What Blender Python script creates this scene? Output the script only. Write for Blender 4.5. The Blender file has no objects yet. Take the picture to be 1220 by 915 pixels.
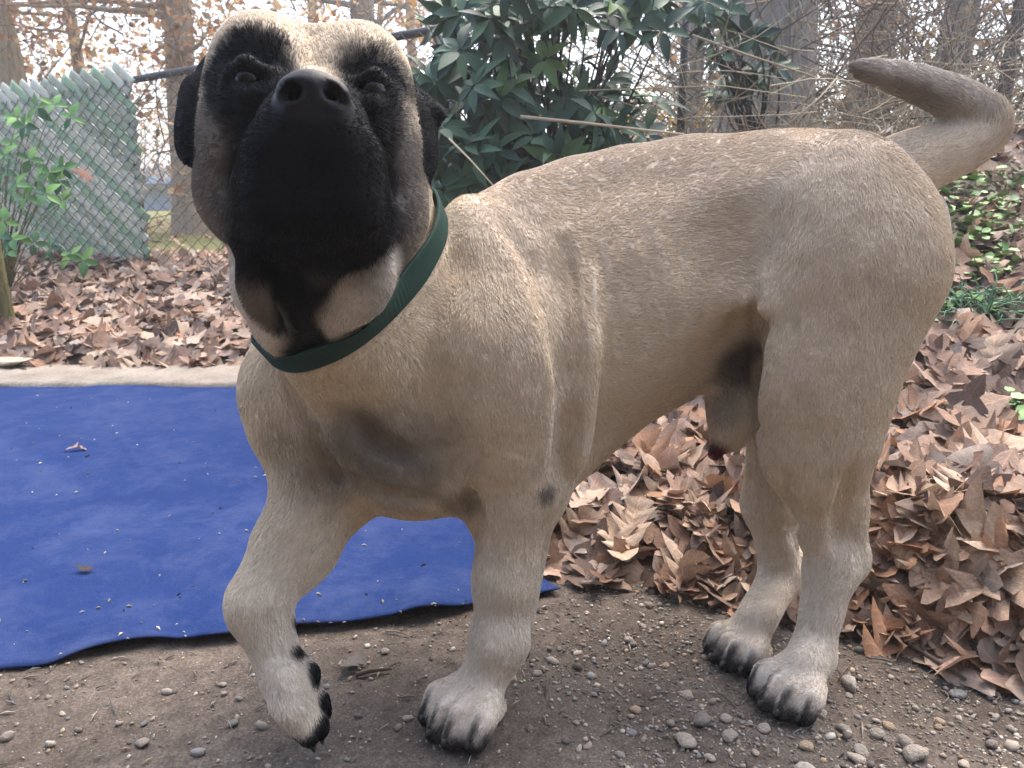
import bpy, bmesh, math, random, os
import numpy as np
from mathutils import Vector, Matrix, Euler

# ------------------------------------------------------------------ camera, light, exposure
S = bpy.context.scene
COL = S.collection
F = 921.0                       # focal length in pixels of a 1220 px wide picture
PITCH = math.radians(14.1)
CAMZ = 0.68
cam_d = bpy.data.cameras.new("camera")
cam = bpy.data.objects.new("camera", cam_d); COL.objects.link(cam)
cam.location = (0, 0, CAMZ); cam.rotation_euler = (math.radians(90) - PITCH, 0, 0)
cam_d.sensor_width = 36.0; cam_d.lens = 36.0 * F / 1220.0
cam_d.clip_start = 0.05; cam_d.clip_end = 400
cam_d.dof.use_dof = True; cam_d.dof.focus_distance = 0.98; cam_d.dof.aperture_fstop = 13.0
S.camera = cam

SUN_EL, SUN_AZ = math.radians(60), math.radians(60)      # azimuth measured from +X towards +Y (behind the dog)
w = bpy.data.worlds.new("World"); S.world = w; w.use_nodes = True
wn = w.node_tree.nodes; wl = w.node_tree.links
bg = wn["Background"]; bg.inputs["Strength"].default_value = 0.15
sky = wn.new("ShaderNodeTexSky"); sky.sky_type = 'NISHITA'; sky.sun_disc = False
sky.sun_elevation = SUN_EL; sky.sun_rotation = math.radians(90) - SUN_AZ
sky.dust_density = 4.0; sky.air_density = 1.0; sky.ozone_density = 1.0
wl.new(sky.outputs[0], bg.inputs["Color"])
sun_d = bpy.data.lights.new("sun", 'SUN'); sun = bpy.data.objects.new("sun", sun_d); COL.objects.link(sun)
sun_d.energy = 0.5; sun_d.angle = math.radians(60); sun_d.color = (1.0, 0.97, 0.93)
sd = Vector((math.cos(SUN_EL)*math.cos(SUN_AZ), math.cos(SUN_EL)*math.sin(SUN_AZ), math.sin(SUN_EL)))
sun.rotation_euler = (-sd).to_track_quat('-Z', 'Y').to_euler(); sun.location = sd*20
S.view_settings.view_transform = 'Standard'; S.view_settings.look = 'None'
S.view_settings.exposure = 2.15; S.view_settings.gamma = 1.0; S.view_settings.use_curve_mapping = False
S.cycles_curves.shape = 'RIBBONS'
S.cycles.use_denoising = True

rng = np.random.default_rng(7); random.seed(7)
DEV = os.environ.get("DEV", "")

# ------------------------------------------------------------------ helpers
def P(px, py, Y):
    """world point at distance Y ahead of the lens, seen at (px,py) of the 1220x915 photograph"""
    x = (px-610)/F; y = -(py-457.5)/F
    d = np.array([x, math.cos(PITCH)+y*math.sin(PITCH), -math.sin(PITCH)+y*math.cos(PITCH)])
    t = Y/d[1]
    return np.array([0, 0, CAMZ]) + t*d
def G(px, py, z=0.0):
    """world point at height z"""
    x = (px-610)/F; y = -(py-457.5)/F
    d = np.array([x, math.cos(PITCH)+y*math.sin(PITCH), -math.sin(PITCH)+y*math.cos(PITCH)])
    t = (z-CAMZ)/d[2]
    return np.array([0, 0, CAMZ]) + t*d
def unit(v):
    v = np.asarray(v, float); return v/np.linalg.norm(v)

def hash3(i, j, k, seed):
    h = (i.astype(np.int64)*73856093) ^ (j.astype(np.int64)*19349663) ^ (k.astype(np.int64)*83492791) ^ (seed*2654435761)
    h = (h ^ (h >> 13))*1274126177 & 0x7fffffff
    h = (h ^ (h >> 16)) & 0xffff
    return h/65535.0
def vnoise(p, scale=1.0, seed=0):
    p = np.asarray(p, float)*scale
    i = np.floor(p).astype(np.int64); f = p-i; f = f*f*(3-2*f)
    out = 0
    for a in (0, 1):
        for b in (0, 1):
            for c in (0, 1):
                wt = (f[:, 0] if a else 1-f[:, 0])*(f[:, 1] if b else 1-f[:, 1])*(f[:, 2] if c else 1-f[:, 2])
                out = out+wt*hash3(i[:, 0]+a, i[:, 1]+b, i[:, 2]+c, seed)
    return out
def fbm(p, scale=1.0, octs=3, seed=0):
    o = 0; amp = .5; tot = 0
    for k in range(octs):
        o = o+amp*vnoise(p, scale*2**k, seed+k*17); tot += amp; amp *= .5
    return o/tot
def sstep(a, b, x):
    t = np.clip((x-a)/(b-a), 0, 1); return t*t*(3-2*t)

def mesh_obj(name, verts, faces, mat=None, parent=None, smooth=True, col=None, link=True):
    me = bpy.data.meshes.new(name)
    verts = np.asarray(verts, np.float32)
    if isinstance(faces, np.ndarray):
        n, k = faces.shape
        me.vertices.add(len(verts)); me.vertices.foreach_set("co", verts.ravel())
        me.loops.add(n*k); me.loops.foreach_set("vertex_index", faces.astype(np.int32).ravel())
        me.polygons.add(n); me.polygons.foreach_set("loop_start", np.arange(0, n*k, k, dtype=np.int32))
        me.update(calc_edges=True)
    else:
        me.from_pydata([tuple(v) for v in verts.tolist()], [], faces); me.update()
    if smooth: me.polygons.foreach_set("use_smooth", np.ones(len(me.polygons), bool))
    if col is not None:
        a = me.attributes.new("tint", 'FLOAT_COLOR', 'POINT')
        c = np.ones((len(verts), 4), np.float32); c[:, :3] = col
        a.data.foreach_set("color", c.ravel())
    if mat: me.materials.append(mat)
    o = bpy.data.objects.new(name, me)
    if link: COL.objects.link(o)
    if parent: o.parent = parent
    return o
def empty(name, loc=(0, 0, 0)):
    o = bpy.data.objects.new(name, None); o.location = tuple(loc); o.empty_display_size = .1; COL.objects.link(o); return o
def tag(o, label=None, cat=None, group=None, kind=None):
    if label: o["label"] = label
    if cat: o["category"] = cat
    if group: o["group"] = group
    if kind: o["kind"] = kind
    return o
def keep(o, parent):
    """parent while leaving world coordinates of the child's mesh unchanged (parents only carry a location)"""
    o.parent = parent; o.location = Vector(o.location)-Vector(parent.location); return o

class MB:
    """collects shapes into one mesh"""
    def __init__(s): s.v = []; s.f = []; s.c = []; s.n = 0
    def add(s, v, f, c=None):
        v = np.asarray(v, float); s.v.append(v)
        s.f += [[i+s.n for i in q] for q in f]; s.n += len(v)
        s.c.append(np.broadcast_to(np.asarray(c if c is not None else (1, 1, 1), float), (len(v), 3)))
    def tube(s, pts, rad, n=6, c=None, cap=True):
        pts = np.asarray(pts, float); m = len(pts); rad = np.broadcast_to(rad, (m,))
        t = np.gradient(pts, axis=0); t /= np.linalg.norm(t, axis=1)[:, None]+1e-9
        ref = np.array([0, 0, 1.]) if abs(t[0, 2]) < .9 else np.array([1., 0, 0])
        vs = []
        for i in range(m):
            a = np.cross(t[i], ref); a /= np.linalg.norm(a)+1e-9; b = np.cross(t[i], a); ref = -np.cross(t[i], a) if False else ref
            ang = np.arange(n)*2*math.pi/n
            vs.append(pts[i]+rad[i]*(np.cos(ang)[:, None]*a+np.sin(ang)[:, None]*b))
        f = [[i*n+j, i*n+(j+1) % n, (i+1)*n+(j+1) % n, (i+1)*n+j] for i in range(m-1) for j in range(n)]
        if cap: f += [list(range(n))[::-1], [(m-1)*n+j for j in range(n)]]
        s.add(np.concatenate(vs), f, c)
    def box(s, c0, h, R=None, c=None):
        q = np.array([[x, y, z] for x in (-1, 1) for y in (-1, 1) for z in (-1, 1)], float)*np.asarray(h)
        if R is not None: q = q@np.asarray(R).T
        s.add(q+np.asarray(c0), [[0, 1, 3, 2], [4, 6, 7, 5], [0, 4, 5, 1], [2, 3, 7, 6], [0, 2, 6, 4], [1, 5, 7, 3]], c)
    def build(s, name, mat, parent=None, smooth=True, use_col=False):
        return mesh_obj(name, np.concatenate(s.v), s.f, mat, parent, smooth, np.concatenate(s.c) if use_col else None)

# node material helper
class NM:
    def __init__(s, name, rough=.8, spec=.3):
        s.m = bpy.data.materials.new(name); s.m.use_nodes = True; s.t = s.m.node_tree; s.n = s.t.nodes; s.l = s.t.links
        s.b = s.n["Principled BSDF"]; s.b.inputs["Roughness"].default_value = rough; s.b.inputs["Specular IOR Level"].default_value = spec
    def new(s, t, **kw):
        q = s.n.new("ShaderNode"+t)
        for k, v in kw.items(): setattr(q, k, v)
        return q
    def coord(s, scale=(1, 1, 1), kind="Object", rot=(0, 0, 0)):
        tc = s.new("TexCoord"); mp = s.new("Mapping"); mp.inputs["Scale"].default_value = scale; mp.inputs["Rotation"].default_value = rot
        s.l.new(tc.outputs[kind], mp.inputs[0]); return mp.outputs[0]
    def noise(s, vec, scale=5, detail=4, rough=.6, dist=0):
        q = s.new("TexNoise"); q.inputs["Scale"].default_value = scale; q.inputs["Detail"].default_value = detail
        q.inputs["Roughness"].default_value = rough; q.inputs["Distortion"].default_value = dist
        s.l.new(vec, q.inputs["Vector"]); return q.outputs["Fac"]
    def ramp(s, fac, stops):
        r = s.new("ValToRGB"); e = r.color_ramp.elements
        while len(e) < len(stops): e.new(.5)
        for q, (p, c) in zip(e, stops): q.position = p; q.color = (*c, 1) if len(c) == 3 else c
        s.l.new(fac, r.inputs[0]); return r.outputs[0]
    def mix(s, fac, a, b, mode='MIX'):
        q = s.new("Mix", data_type='RGBA', blend_type=mode)
        for v, i in ((fac, 0), (a, 6), (b, 7)):
            if isinstance(v, (int, float)): q.inputs[i].default_value = v
            elif isinstance(v, tuple): q.inputs[i].default_value = (*v, 1)
            else: s.l.new(v, q.inputs[i])
        return q.outputs[2]
    def attr(s, name="tint"):
        q = s.new("Attribute"); q.attribute_name = name; return q.outputs["Color"]
    def bump(s, h, strength=.5, dist=.01, prev=None):
        q = s.new("Bump"); q.inputs["Strength"].default_value = strength; q.inputs["Distance"].default_value = dist
        s.l.new(h, q.inputs["Height"])
        if prev: s.l.new(prev, q.inputs["Normal"])
        s.l.new(q.outputs[0], s.b.inputs["Normal"]); return q.outputs[0]
    def base(s, c):
        if isinstance(c, tuple): s.b.inputs["Base Color"].default_value = (*c, 1)
        else: s.l.new(c, s.b.inputs["Base Color"])
        return s

def translucent(q, amt):
    """let light through a thin leaf"""
    tr = q.new("BsdfTranslucent"); mx = q.new("MixShader"); mx.inputs[0].default_value = amt
    src = q.b.inputs["Base Color"].links[0].from_socket; q.l.new(src, tr.inputs["Color"])
    q.l.new(q.b.outputs[0], mx.inputs[1]); q.l.new(tr.outputs[0], mx.inputs[2])
    q.l.new(mx.outputs[0], q.n["Material Output"].inputs["Surface"]); return q.m
# ------------------------------------------------------------------ the dog
class Field:
    def __init__(s, lo, hi, h):
        s.lo = np.asarray(lo, float); s.h = h
        s.n = np.ceil((np.asarray(hi)-s.lo)/h).astype(int)+1
        s.D = np.full(s.n, .2, np.float32)
    def region(s, lo, hi):
        a = np.clip(np.floor((np.asarray(lo)-s.lo)/s.h).astype(int), 0, s.n); b = np.clip(np.ceil((np.asarray(hi)-s.lo)/s.h).astype(int)+1, 0, s.n)
        sl = tuple(slice(a[i], b[i]) for i in range(3))
        g = [(s.lo[i]+np.arange(a[i], b[i])*s.h).astype(np.float32) for i in range(3)]
        return sl, g[0][:, None, None], g[1][None, :, None], g[2][None, None, :]
    def apply(s, sl, d, k, mode):
        A = s.D[sl]
        if mode == '+':
            hh = np.clip(.5+.5*(A-d)/k, 0, 1); s.D[sl] = A*(1-hh)+d*hh-k*hh*(1-hh)
        else:
            hh = np.clip(.5-.5*(A+d)/k, 0, 1); s.D[sl] = A*(1-hh)-d*hh+k*hh*(1-hh)
    def ell(s, c, r, R=None, k=.02, mode='+'):
        c = np.asarray(c, float); r = np.broadcast_to(np.asarray(r, float), (3,)); m = r.max()+k+.02
        sl, X, Y, Z = s.region(c-m, c+m)
        if 0 in s.D[sl].shape: return
        x, y, z = X-c[0], Y-c[1], Z-c[2]
        if R is not None:          # columns of R: local axes in world
            R = np.asarray(R, np.float32)
            x, y, z = x*R[0, 0]+y*R[1, 0]+z*R[2, 0], x*R[0, 1]+y*R[1, 1]+z*R[2, 1], x*R[0, 2]+y*R[1, 2]+z*R[2, 2]
        k0 = np.sqrt((x/r[0])**2+(y/r[1])**2+(z/r[2])**2); k1 = np.sqrt((x/r[0]**2)**2+(y/r[1]**2)**2+(z/r[2]**2)**2)+1e-6
        s.apply(sl, (k0*(k0-1)/k1).astype(np.float32), k, mode)
    def cone(s, a, b, ra, rb, k=.02, mode='+', flat=None):
        a = np.asarray(a, float); b = np.asarray(b, float); m = max(ra, rb)*(1.0)+k+.02
        sl, X, Y, Z = s.region(np.minimum(a, b)-m, np.maximum(a, b)+m)
        if 0 in s.D[sl].shape: return
        d = b-a; L2 = float(d@d)+1e-9
        t = np.clip(((X-a[0])*d[0]+(Y-a[1])*d[1]+(Z-a[2])*d[2])/L2, 0, 1)
        x, y, z = X-a[0]-t*d[0], Y-a[1]-t*d[1], Z-a[2]-t*d[2]
        sc = 1
        if flat is not None:
            n, f = unit(flat[0]), flat[1]
            q = (x*n[0]+y*n[1]+z*n[2])*(1/f-1); x, y, z = x+q*n[0], y+q*n[1], z+q*n[2]; sc = .5*(1+f)
        s.apply(sl, ((np.sqrt(x*x+y*y+z*z)-(ra+t*(rb-ra)))*sc).astype(np.float32), k, mode)
    def chain(s, pts, rad, k=.02, mode='+', flat=None):
        for i in range(len(pts)-1): s.cone(pts[i], pts[i+1], rad[i], rad[i+1], k, mode, flat)
    def sample(s, p):
        q = (np.asarray(p, float)-s.lo)/s.h; i = np.clip(np.floor(q).astype(int), 0, s.n-2); f = q-i
        out = 0
        for a in (0, 1):
            for b in (0, 1):
                for c in (0, 1):
                    wt = (f[:, 0] if a else 1-f[:, 0])*(f[:, 1] if b else 1-f[:, 1])*(f[:, 2] if c else 1-f[:, 2])
                    out = out+wt*s.D[i[:, 0]+a, i[:, 1]+b, i[:, 2]+c]
        return out
    def hit(s, px, py, y0=.5, y1=1.4):
        ys = np.arange(y0, y1, .002); q = np.array([P(px, py, y) for y in ys]); d = s.sample(q)
        i = np.argmax(d < 0)
        return q[i] if d[i] < 0 else None
    def nets(s):
        D = s.D; n = np.array(D.shape)
        neg = D < 0
        cnt = np.zeros(n-1, np.int8)
        for a in (0, 1):
            for b in (0, 1):
                for c in (0, 1): cnt += neg[a:n[0]-1+a, b:n[1]-1+b, c:n[2]-1+c]
        act = (cnt > 0) & (cnt < 8); ijk = np.argwhere(act)
        idx = np.full(n-1, -1, np.int32); idx[act] = np.arange(len(ijk))
        cor = np.array([[a, b, c] for a in (0, 1) for b in (0, 1) for c in (0, 1)])
        val = np.stack([D[tuple((ijk+q).T)] for q in cor], 1)
        acc = np.zeros((len(ijk), 3)); num = np.zeros(len(ijk))
        for e in range(8):
            for g in range(e+1, 8):
                if np.abs(cor[e]-cor[g]).sum() != 1: continue
                v0, v1 = val[:, e], val[:, g]; m = (v0 < 0) != (v1 < 0)
                t = np.where(m, v0/np.where(m, v0-v1, 1), 0)
                acc += np.where(m[:, None], cor[e]+t[:, None]*(cor[g]-cor[e]), 0); num += m
        V = s.lo+(ijk+acc/num[:, None])*s.h
        faces = []
        for ax in range(3):
            u, v = (ax+1) % 3, (ax+2) % 3
            a = [slice(None)]*3; b = [slice(None)]*3; a[ax] = slice(0, n[ax]-1); b[ax] = slice(1, n[ax])
            ch = neg[tuple(a)] != neg[tuple(b)]; e = np.argwhere(ch)
            ok = (e[:, u] > 0) & (e[:, v] > 0) & (e[:, u] < n[u]-1) & (e[:, v] < n[v]-1); e = e[ok]
            q = []
            for du, dv in ((-1, -1), (0, -1), (0, 0), (-1, 0)):
                w_ = e.copy(); w_[:, u] += du; w_[:, v] += dv; q.append(idx[tuple(w_.T)])
            q = np.stack(q, 1); flip = ~neg[tuple(e.T)]
            q[flip] = q[flip][:, ::-1]; faces.append(q)
        return V, np.concatenate(faces)

FD = Field((-.42, .52, -.012), (.86, 1.36, .96), .0052 if DEV else .0042)

# --- trunk: rings given as (px centre, py centre, distance, half width, half height)
def frame_from(fwd, up=(0, 0, 1)):
    f = unit(fwd); r = unit(np.cross(f, up)); u = np.cross(r, f); return np.stack([r, f, u], 1)
TR = [(460, 475, 1.000, .122, .140), (560, 425, 1.055, .138, .175), (640, 398, 1.10, .142, .174), (735, 358, 1.125, .140, .155),
      (830, 308, 1.13, .122, .120), (915, 292, 1.115, .112, .113), (985, 291, 1.09, .115, .117), (1016, 298, 1.07, .10, .098)]
TC = np.array([P(a, b, c) for a, b, c, *_ in TR])
tt = np.linspace(0, len(TR)-1, 22)
def tin(arr): return np.stack([np.interp(tt, np.arange(len(TR)), arr[:, i]) for i in range(arr.shape[1])], 1)
tcc = tin(TC); trr = tin(np.array([[r[3], r[4]] for r in TR]))
ttan = np.gradient(tcc, axis=0)
for c, r, t in zip(tcc, trr, ttan):
    t2 = np.array([t[0], t[1], t[2]*.3])
    FD.ell(c, (r[0], .075, r[1]), frame_from(t2), k=.05)
FD.ell(P(1048, 312, 1.06), (.070, .095, .080), k=.05)
FD.ell(P(1098, 275, 1.10), (.03, .045, .055), k=.03)             # far buttock, under the tail
# back line
FD.chain([P(590, 280, 1.08), P(640, 260, 1.11), P(700, 240, 1.14), P(760, 227, 1.15), P(830, 218, 1.15), P(920, 215, 1.13), P(1015, 214, 1.10)], [.045]*7, k=.06)
# brisket and forechest
FD.ell(P(425, 500, .955), (.085, .07, .085), k=.05)
FD.ell(P(500, 545, .985), (.095, .09, .075), k=.05)
FD.ell(P(620, 525, 1.06), (.11, .10, .085), k=.05)

# --- neck
NB, NT = P(452, 405, 1.00), P(392, 205, .925)
FD.cone(NB, NT, .120, .103, k=.03)
FD.cone(P(458, 340, 1.02), P(396, 200, .97), .094, .086, k=.02)      # crest, back of the neck
FD.cone(P(415, 395, .915), P(385, 270, .86), .085, .062, k=.04)      # throat
# dewlap folds either side of the throat
FD.chain([P(305, 285, .825), P(318, 340, .81), P(340, 392, .825)], [.024, .032, .030], k=.015)
FD.chain([P(472, 270, .83), P(432, 330, .805), P(404, 380, .815)], [.026, .030, .030], k=.015)
FD.chain([P(492, 230, .90), P(470, 320, .885), P(440, 372, .87)], [.020, .022, .020], k=.02)
FD.chain([P(292, 285, .87), P(303, 350, .875), P(320, 400, .88)], [.020, .018, .016], k=.02)
FD.chain([P(370, 310, .79), P(364, 350, .79), P(366, 385, .80)], [.020, .026, .024], k=.02, mode='-')

# --- head (local: x to picture right, y along the muzzle, z up)
HY, HP, HR = math.radians(15), math.radians(15), math.radians(-3)
hf = np.array([math.sin(HY)*math.cos(HP), -math.cos(HY)*math.cos(HP), math.sin(HP)])
hr = np.array([math.cos(HY), math.sin(HY), 0]); hu = np.cross(hf, hr); hu = -hu if hu[2] < 0 else hu
hr, hu = hr*math.cos(HR)+hu*math.sin(HR), hu*math.cos(HR)-hr*math.sin(HR)
HM = np.stack([hr, hf, hu], 1); HC = P(372, 150, .865)
def H(x, y, z): return HC+HM@np.array([x, y, z], float)
FD.ell(H(0, -.01, .0), (.100, .112, .096), HM, k=.03)
for s in (-1, 1):
    FD.ell(H(s*.050, .012, .042), (.052, .082, .057), HM, k=.030)      # brow lobes, slight furrow between
    FD.ell(H(s*.072, .02, -.045), (.040, .075, .07), HM, k=.035)       # cheeks
    FD.cone(H(s*.080, .01, -.085), H(s*.062, .06, -.120), .032, .026, k=.03)
FD.ell(H(0, .075, -.045), (.055, .085, .055), HM, k=.03)               # stop, bridge
FD.cone(H(0, .09, -.042), H(0, .170, -.058), .043, .036, k=.025, flat=(hr, 1.12))
for s in (-1, 1):
    FD.cone(H(s*.020, .172, -.078), H(s*.033, .158, -.125), .024, .026, k=.014)   # upper lip, front
    FD.cone(H(s*.031, .158, -.085), H(s*.042, .085, -.100), .029, .033, k=.020)   # flews
    FD.cone(H(s*.034, .152, -.125), H(s*.048, .080, -.140), .022, .022, k=.016)
    FD.cone(H(s*.048, .080, -.135), H(s*.056, .045, -.165), .022, .016, k=.014)
FD.cone(H(0, .150, -.125), H(0, .06, -.135), .030, .040, k=.010)         # lower jaw
FD.cone(H(0, .06, -.130), H(0, -.03, -.16), .042, .066, k=.03)
for s in (-1, 1):
    FD.chain([H(s*.004, .196, -.128), H(s*.030, .182, -.146), H(s*.058, .125, -.160), H(s*.066, .07, -.172)], [.0045]*4, k=.006, mode='-')   # mouth line
    FD.chain([H(s*.024, .140, .000), H(s*.050, .115, -.030), H(s*.074, .09, -.080)], [.004, .005, .004], k=.016, mode='-')                  # fold under the eye
    FD.chain([H(s*.078, .095, -.030), H(s*.070, .085, -.080), H(s*.074, .06, -.125)], [.003]*3, k=.014, mode='-')
    FD.ell(H(s*.058, .103, .006), (.021, .018, .013), HM, k=.016, mode='-')       # sockets
    FD.ell(H(s*.058, .085, .006), (.018, .018, .018), HM, k=.006)
    FD.chain([H(s*.036, .105, .010), H(s*.058, .106, .0175), H(s*.078, .090, .010)], [.004, .0045, .004], k=.012)
    FD.chain([H(s*.038, .104, -.005), H(s*.058, .104, -.011), H(s*.077, .088, -.004)], [.004, .005, .004], k=.012)
FD.chain([H(0, .10, .03), H(0, .07, .07)], [.003]*2, k=.02, mode='-')
FD.chain([H(.014, .10, .045), H(.02, .06, .09)], [.002]*2, k=.014, mode='-'); FD.chain([H(-.014, .10, .045), H(-.02, .06, .09)], [.002]*2, k=.014, mode='-')
# nose
FD.ell(H(0, .195, -.042), (.027, .021, .020), HM, k=.008)
for s in (-1, 1):
    FD.ell(H(s*.0175, .200, -.045), (.0125, .015, .0135), HM, k=.006)
    FD.cone(H(s*.0145, .224, -.047), H(s*.0160, .190, -.044), .0078, .0056, k=.004, mode='-')
    FD.cone(H(s*.019, .215, -.050), H(s*.028, .201, -.053), .0036, .003, k=.004, mode='-')
FD.cone(H(0, .222, -.056), H(0, .200, -.120), .002, .0025, k=.008, mode='-')
# ears, folded down against the sides
for s in (-1, 1):
    ER = np.stack([unit(hr*1.0+hf*.35*s), unit(hf-.35*s*hr), hu], 1)
    FD.ell(H(s*.100, -.022, .048), (.018, .040, .028), ER, k=.012)
    FD.ell(H(s*.120, -.004, .004), (.013, .034, .042), ER, k=.010)
    FD.ell(H(s*.121, .004, -.022), (.011, .026, .030), ER, k=.010)
FD.cone(H(.110, -.005, .032), H(.138, .004, .020), .014, .008, k=.012)

# --- left fore leg (standing)
def paw(c, dirv, size=1.0, zb=0.0, spread=1.0):
    d = unit([dirv[0], dirv[1], 0]); sd_ = np.array([-d[1], d[0], 0]); c = np.array([c[0], c[1], zb])
    up = np.array([0, 0, 1.]); out = []
    FD.ell(c+up*.034*size+d*.006, np.array([.038, .040, .025])*size, np.stack([sd_, d, up], 1), k=.015)
    for i in (-1.5, -.5, .5, 1.5):
        fw = (.066 if abs(i) < 1 else .050)*size
        a = c+sd_*i*.021*size*spread+up*.042*size+d*.010*size
        b = c+sd_*i*.026*size*spread+d*(fw-.018*size)+up*.040*size
        e = c+sd_*i*.028*size*spread+d*fw+up*.0185*size
        FD.cone(a, b, .019*size, .0195*size, k=.007); FD.cone(b, e, .0195*size, .0165*size, k=.006)
        out.append((e+d*.010*size+up*.004, d, sd_*i*.05))
    for i in (-1, 0, 1): FD.chain([c+sd_*i*.025*size*spread+d*.030*size+up*.064*size, c+sd_*i*.0265*size*spread+d*.060*size+up*.046*size, c+sd_*i*.0275*size*spread+d*.082*size+up*.016*size], [.0045*size, .0065*size, .006*size], k=.006, mode='-')
    FD.ell(c+up*.012*size-d*.006, np.array([.036, .044, .013])*size, np.stack([sd_, d, up], 1), k=.01)
    return out
CLAWS = []
LF = G(567, 858)[:2]
dLF = (-.62, -.78)
CLAWS += paw(LF, dLF, .93)
FD.ell(P(592, 452, .960), (.10, .085, .125), k=.04)
srot = frame_from((-.45, -.9, 0)); a0 = unit(P(650, 470, .95)-P(575, 270, 1.03)); b0_ = unit(np.cross(a0, [0, 1., .1])); SR = np.stack([b0_, np.cross(a0, b0_), a0], 1)
FD.ell(P(600, 370, .985), (.072, .075, .160), SR, k=.016)
FD.cone(P(628, 450, .955), P(640, 560, .965), .055, .040, k=.016)
FD.cone(P(600, 420, .965), P(612, 575, .965), .088, .066, k=.045)
FD.cone(P(610, 560, .965), P(602, 690, .930), .054, .039, k=.03)
FD.cone(P(602, 690, .930), P(594, 775, .912), .039, .032, k=.02)
FD.cone(P(594, 770, .912), np.array([LF[0]+.006, LF[1]+.012, .05]), .032, .029, k=.02)
FD.ell(P(595, 762, .905), (.034, .033, .030), k=.02)
FD.cone(P(644, 590, 1.00), P(622, 745, .945), .024, .015, k=.016)         # elbow and tendon at the back
FD.ell(P(640, 582, 1.0), (.036, .042, .042), k=.03)
FD.cone(P(620, 765, .940), P(624, 780, .938), .010, .008, k=.005)         # carpal pad

# --- right fore leg (lifted)
FD.ell(P(364, 470, 1.015), (.078, .085, .11), k=.04)
FD.cone(P(366, 470, 1.01), P(390, 575, .985), .076, .062, k=.04)
FD.cone(P(392, 570, .98), P(352, 650, .93), .064, .052, k=.03)
FD.cone(P(352, 650, .93), P(309, 712, .875), .052, .037, k=.02)
FD.ell(P(306, 722, .865), (.034, .033, .036), k=.02)
FD.cone(P(308, 728, .862), P(338, 805, .838), .032, .0265, k=.02)
LP = [(P(331, 800, .83), P(359, 870, .800)), (P(341, 806, .815), P(369, 879, .795)), (P(352, 806, .828), P(379, 870, .812)), (P(358, 798, .843), P(384, 848, .838))]
FD.ell(P(345, 813, .835), (.026, .030, .032), k=.015)
for a, b in LP:
    m = .5*a+.5*b+np.array([-.004, -.007, .0])
    FD.cone(a, m, .0165, .0165, k=.007); FD.cone(m, b, .0165, .0115, k=.005)
    CLAWS.append((b+np.array([.002, 0, -.006]), unit(b-a), np.zeros(3)))
PADS = [(P(341, 742, .865), .009), (P(350, 783, .842), .010), (P(371, 804, .836), .0105), (P(383, 838, .832), .011), (P(382, 866, .812), .010)]
for c, r in PADS: FD.ell(c, (r, r, r*1.4), k=.006)

# --- hind legs
LH = G(950, 834)[:2]; dLH = (-.80, -.60)
CLAWS += paw(LH, dLH, .85)
yn = (0, 1, 0)
FD.ell(P(1000, 290, 1.035), (.105, .075, .13), k=.05)
FD.ell(P(1040, 335, 1.045), (.072, .07, .115), k=.05)
FD.cone(P(1010, 330, 1.005), P(975, 450, .985), .108, .082, k=.028, flat=(yn, .70))
FD.cone(P(1010, 420, 1.0), P(990, 520, .995), .070, .062, k=.04, flat=(yn, .72))
FD.cone(P(968, 440, .99), P(967, 540, .99), .072, .066, k=.04, flat=(yn, .72))
FD.cone(P(972, 530, .99), P(978, 640, 1.00), .056, .031, k=.03, flat=(yn, .80))
FD.cone(P(1012, 560, 1.01), P(1014, 660, 1.015), .026, .020, k=.02)          # achilles and hock
FD.ell(P(1014, 668, 1.012), (.024, .024, .030), k=.02)
FD.ell(P(990, 675, 1.00), (.034, .030, .038), k=.02)
FD.cone(P(988, 680, 1.00), P(968, 780, .965), .031, .027, k=.02)
FD.cone(P(968, 780, .965), np.array([LH[0]+.008, LH[1]+.01, .05]), .027, .028, k=.02)
RH = G(890, 783)[:2]; dRH = (-.85, -.52)
CLAWS += paw(RH, dRH, .81)
FD.cone(P(985, 330, 1.15), P(945, 470, 1.14), .09, .07, k=.04, flat=(yn, .65))
FD.cone(P(945, 470, 1.14), P(918, 600, 1.125), .062, .042, k=.03)
FD.cone(P(918, 600, 1.125), P(932, 685, 1.12), .037, .030, k=.02)
FD.cone(P(932, 685, 1.12), np.array([RH[0]+.012, RH[1]+.012, .055]), .029, .028, k=.02)
FD.ell(P(945, 665, 1.15), (.022, .022, .026), k=.02)
# flank fold, belly and sheath
FD.chain([P(900, 300, 1.02), P(906, 350, 1.00)], [.03, .028], k=.04)
FD.chain([P(893, 392, 1.0), P(884, 440, 1.01), P(880, 480, 1.01)], [.030, .038, .034], k=.018, mode='-')
FD.chain([P(690, 498, 1.12), P(790, 425, 1.13), P(880, 385, 1.12)], [.065, .058, .05], k=.05)
FD.chain([P(872, 430, 1.12), P(876, 490, 1.10), P(868, 516, 1.09)], [.042, .037, .028], k=.02)
FD.chain([P(862, 512, 1.085), P(852, 540, 1.08)], [.017, .010], k=.008)
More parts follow.
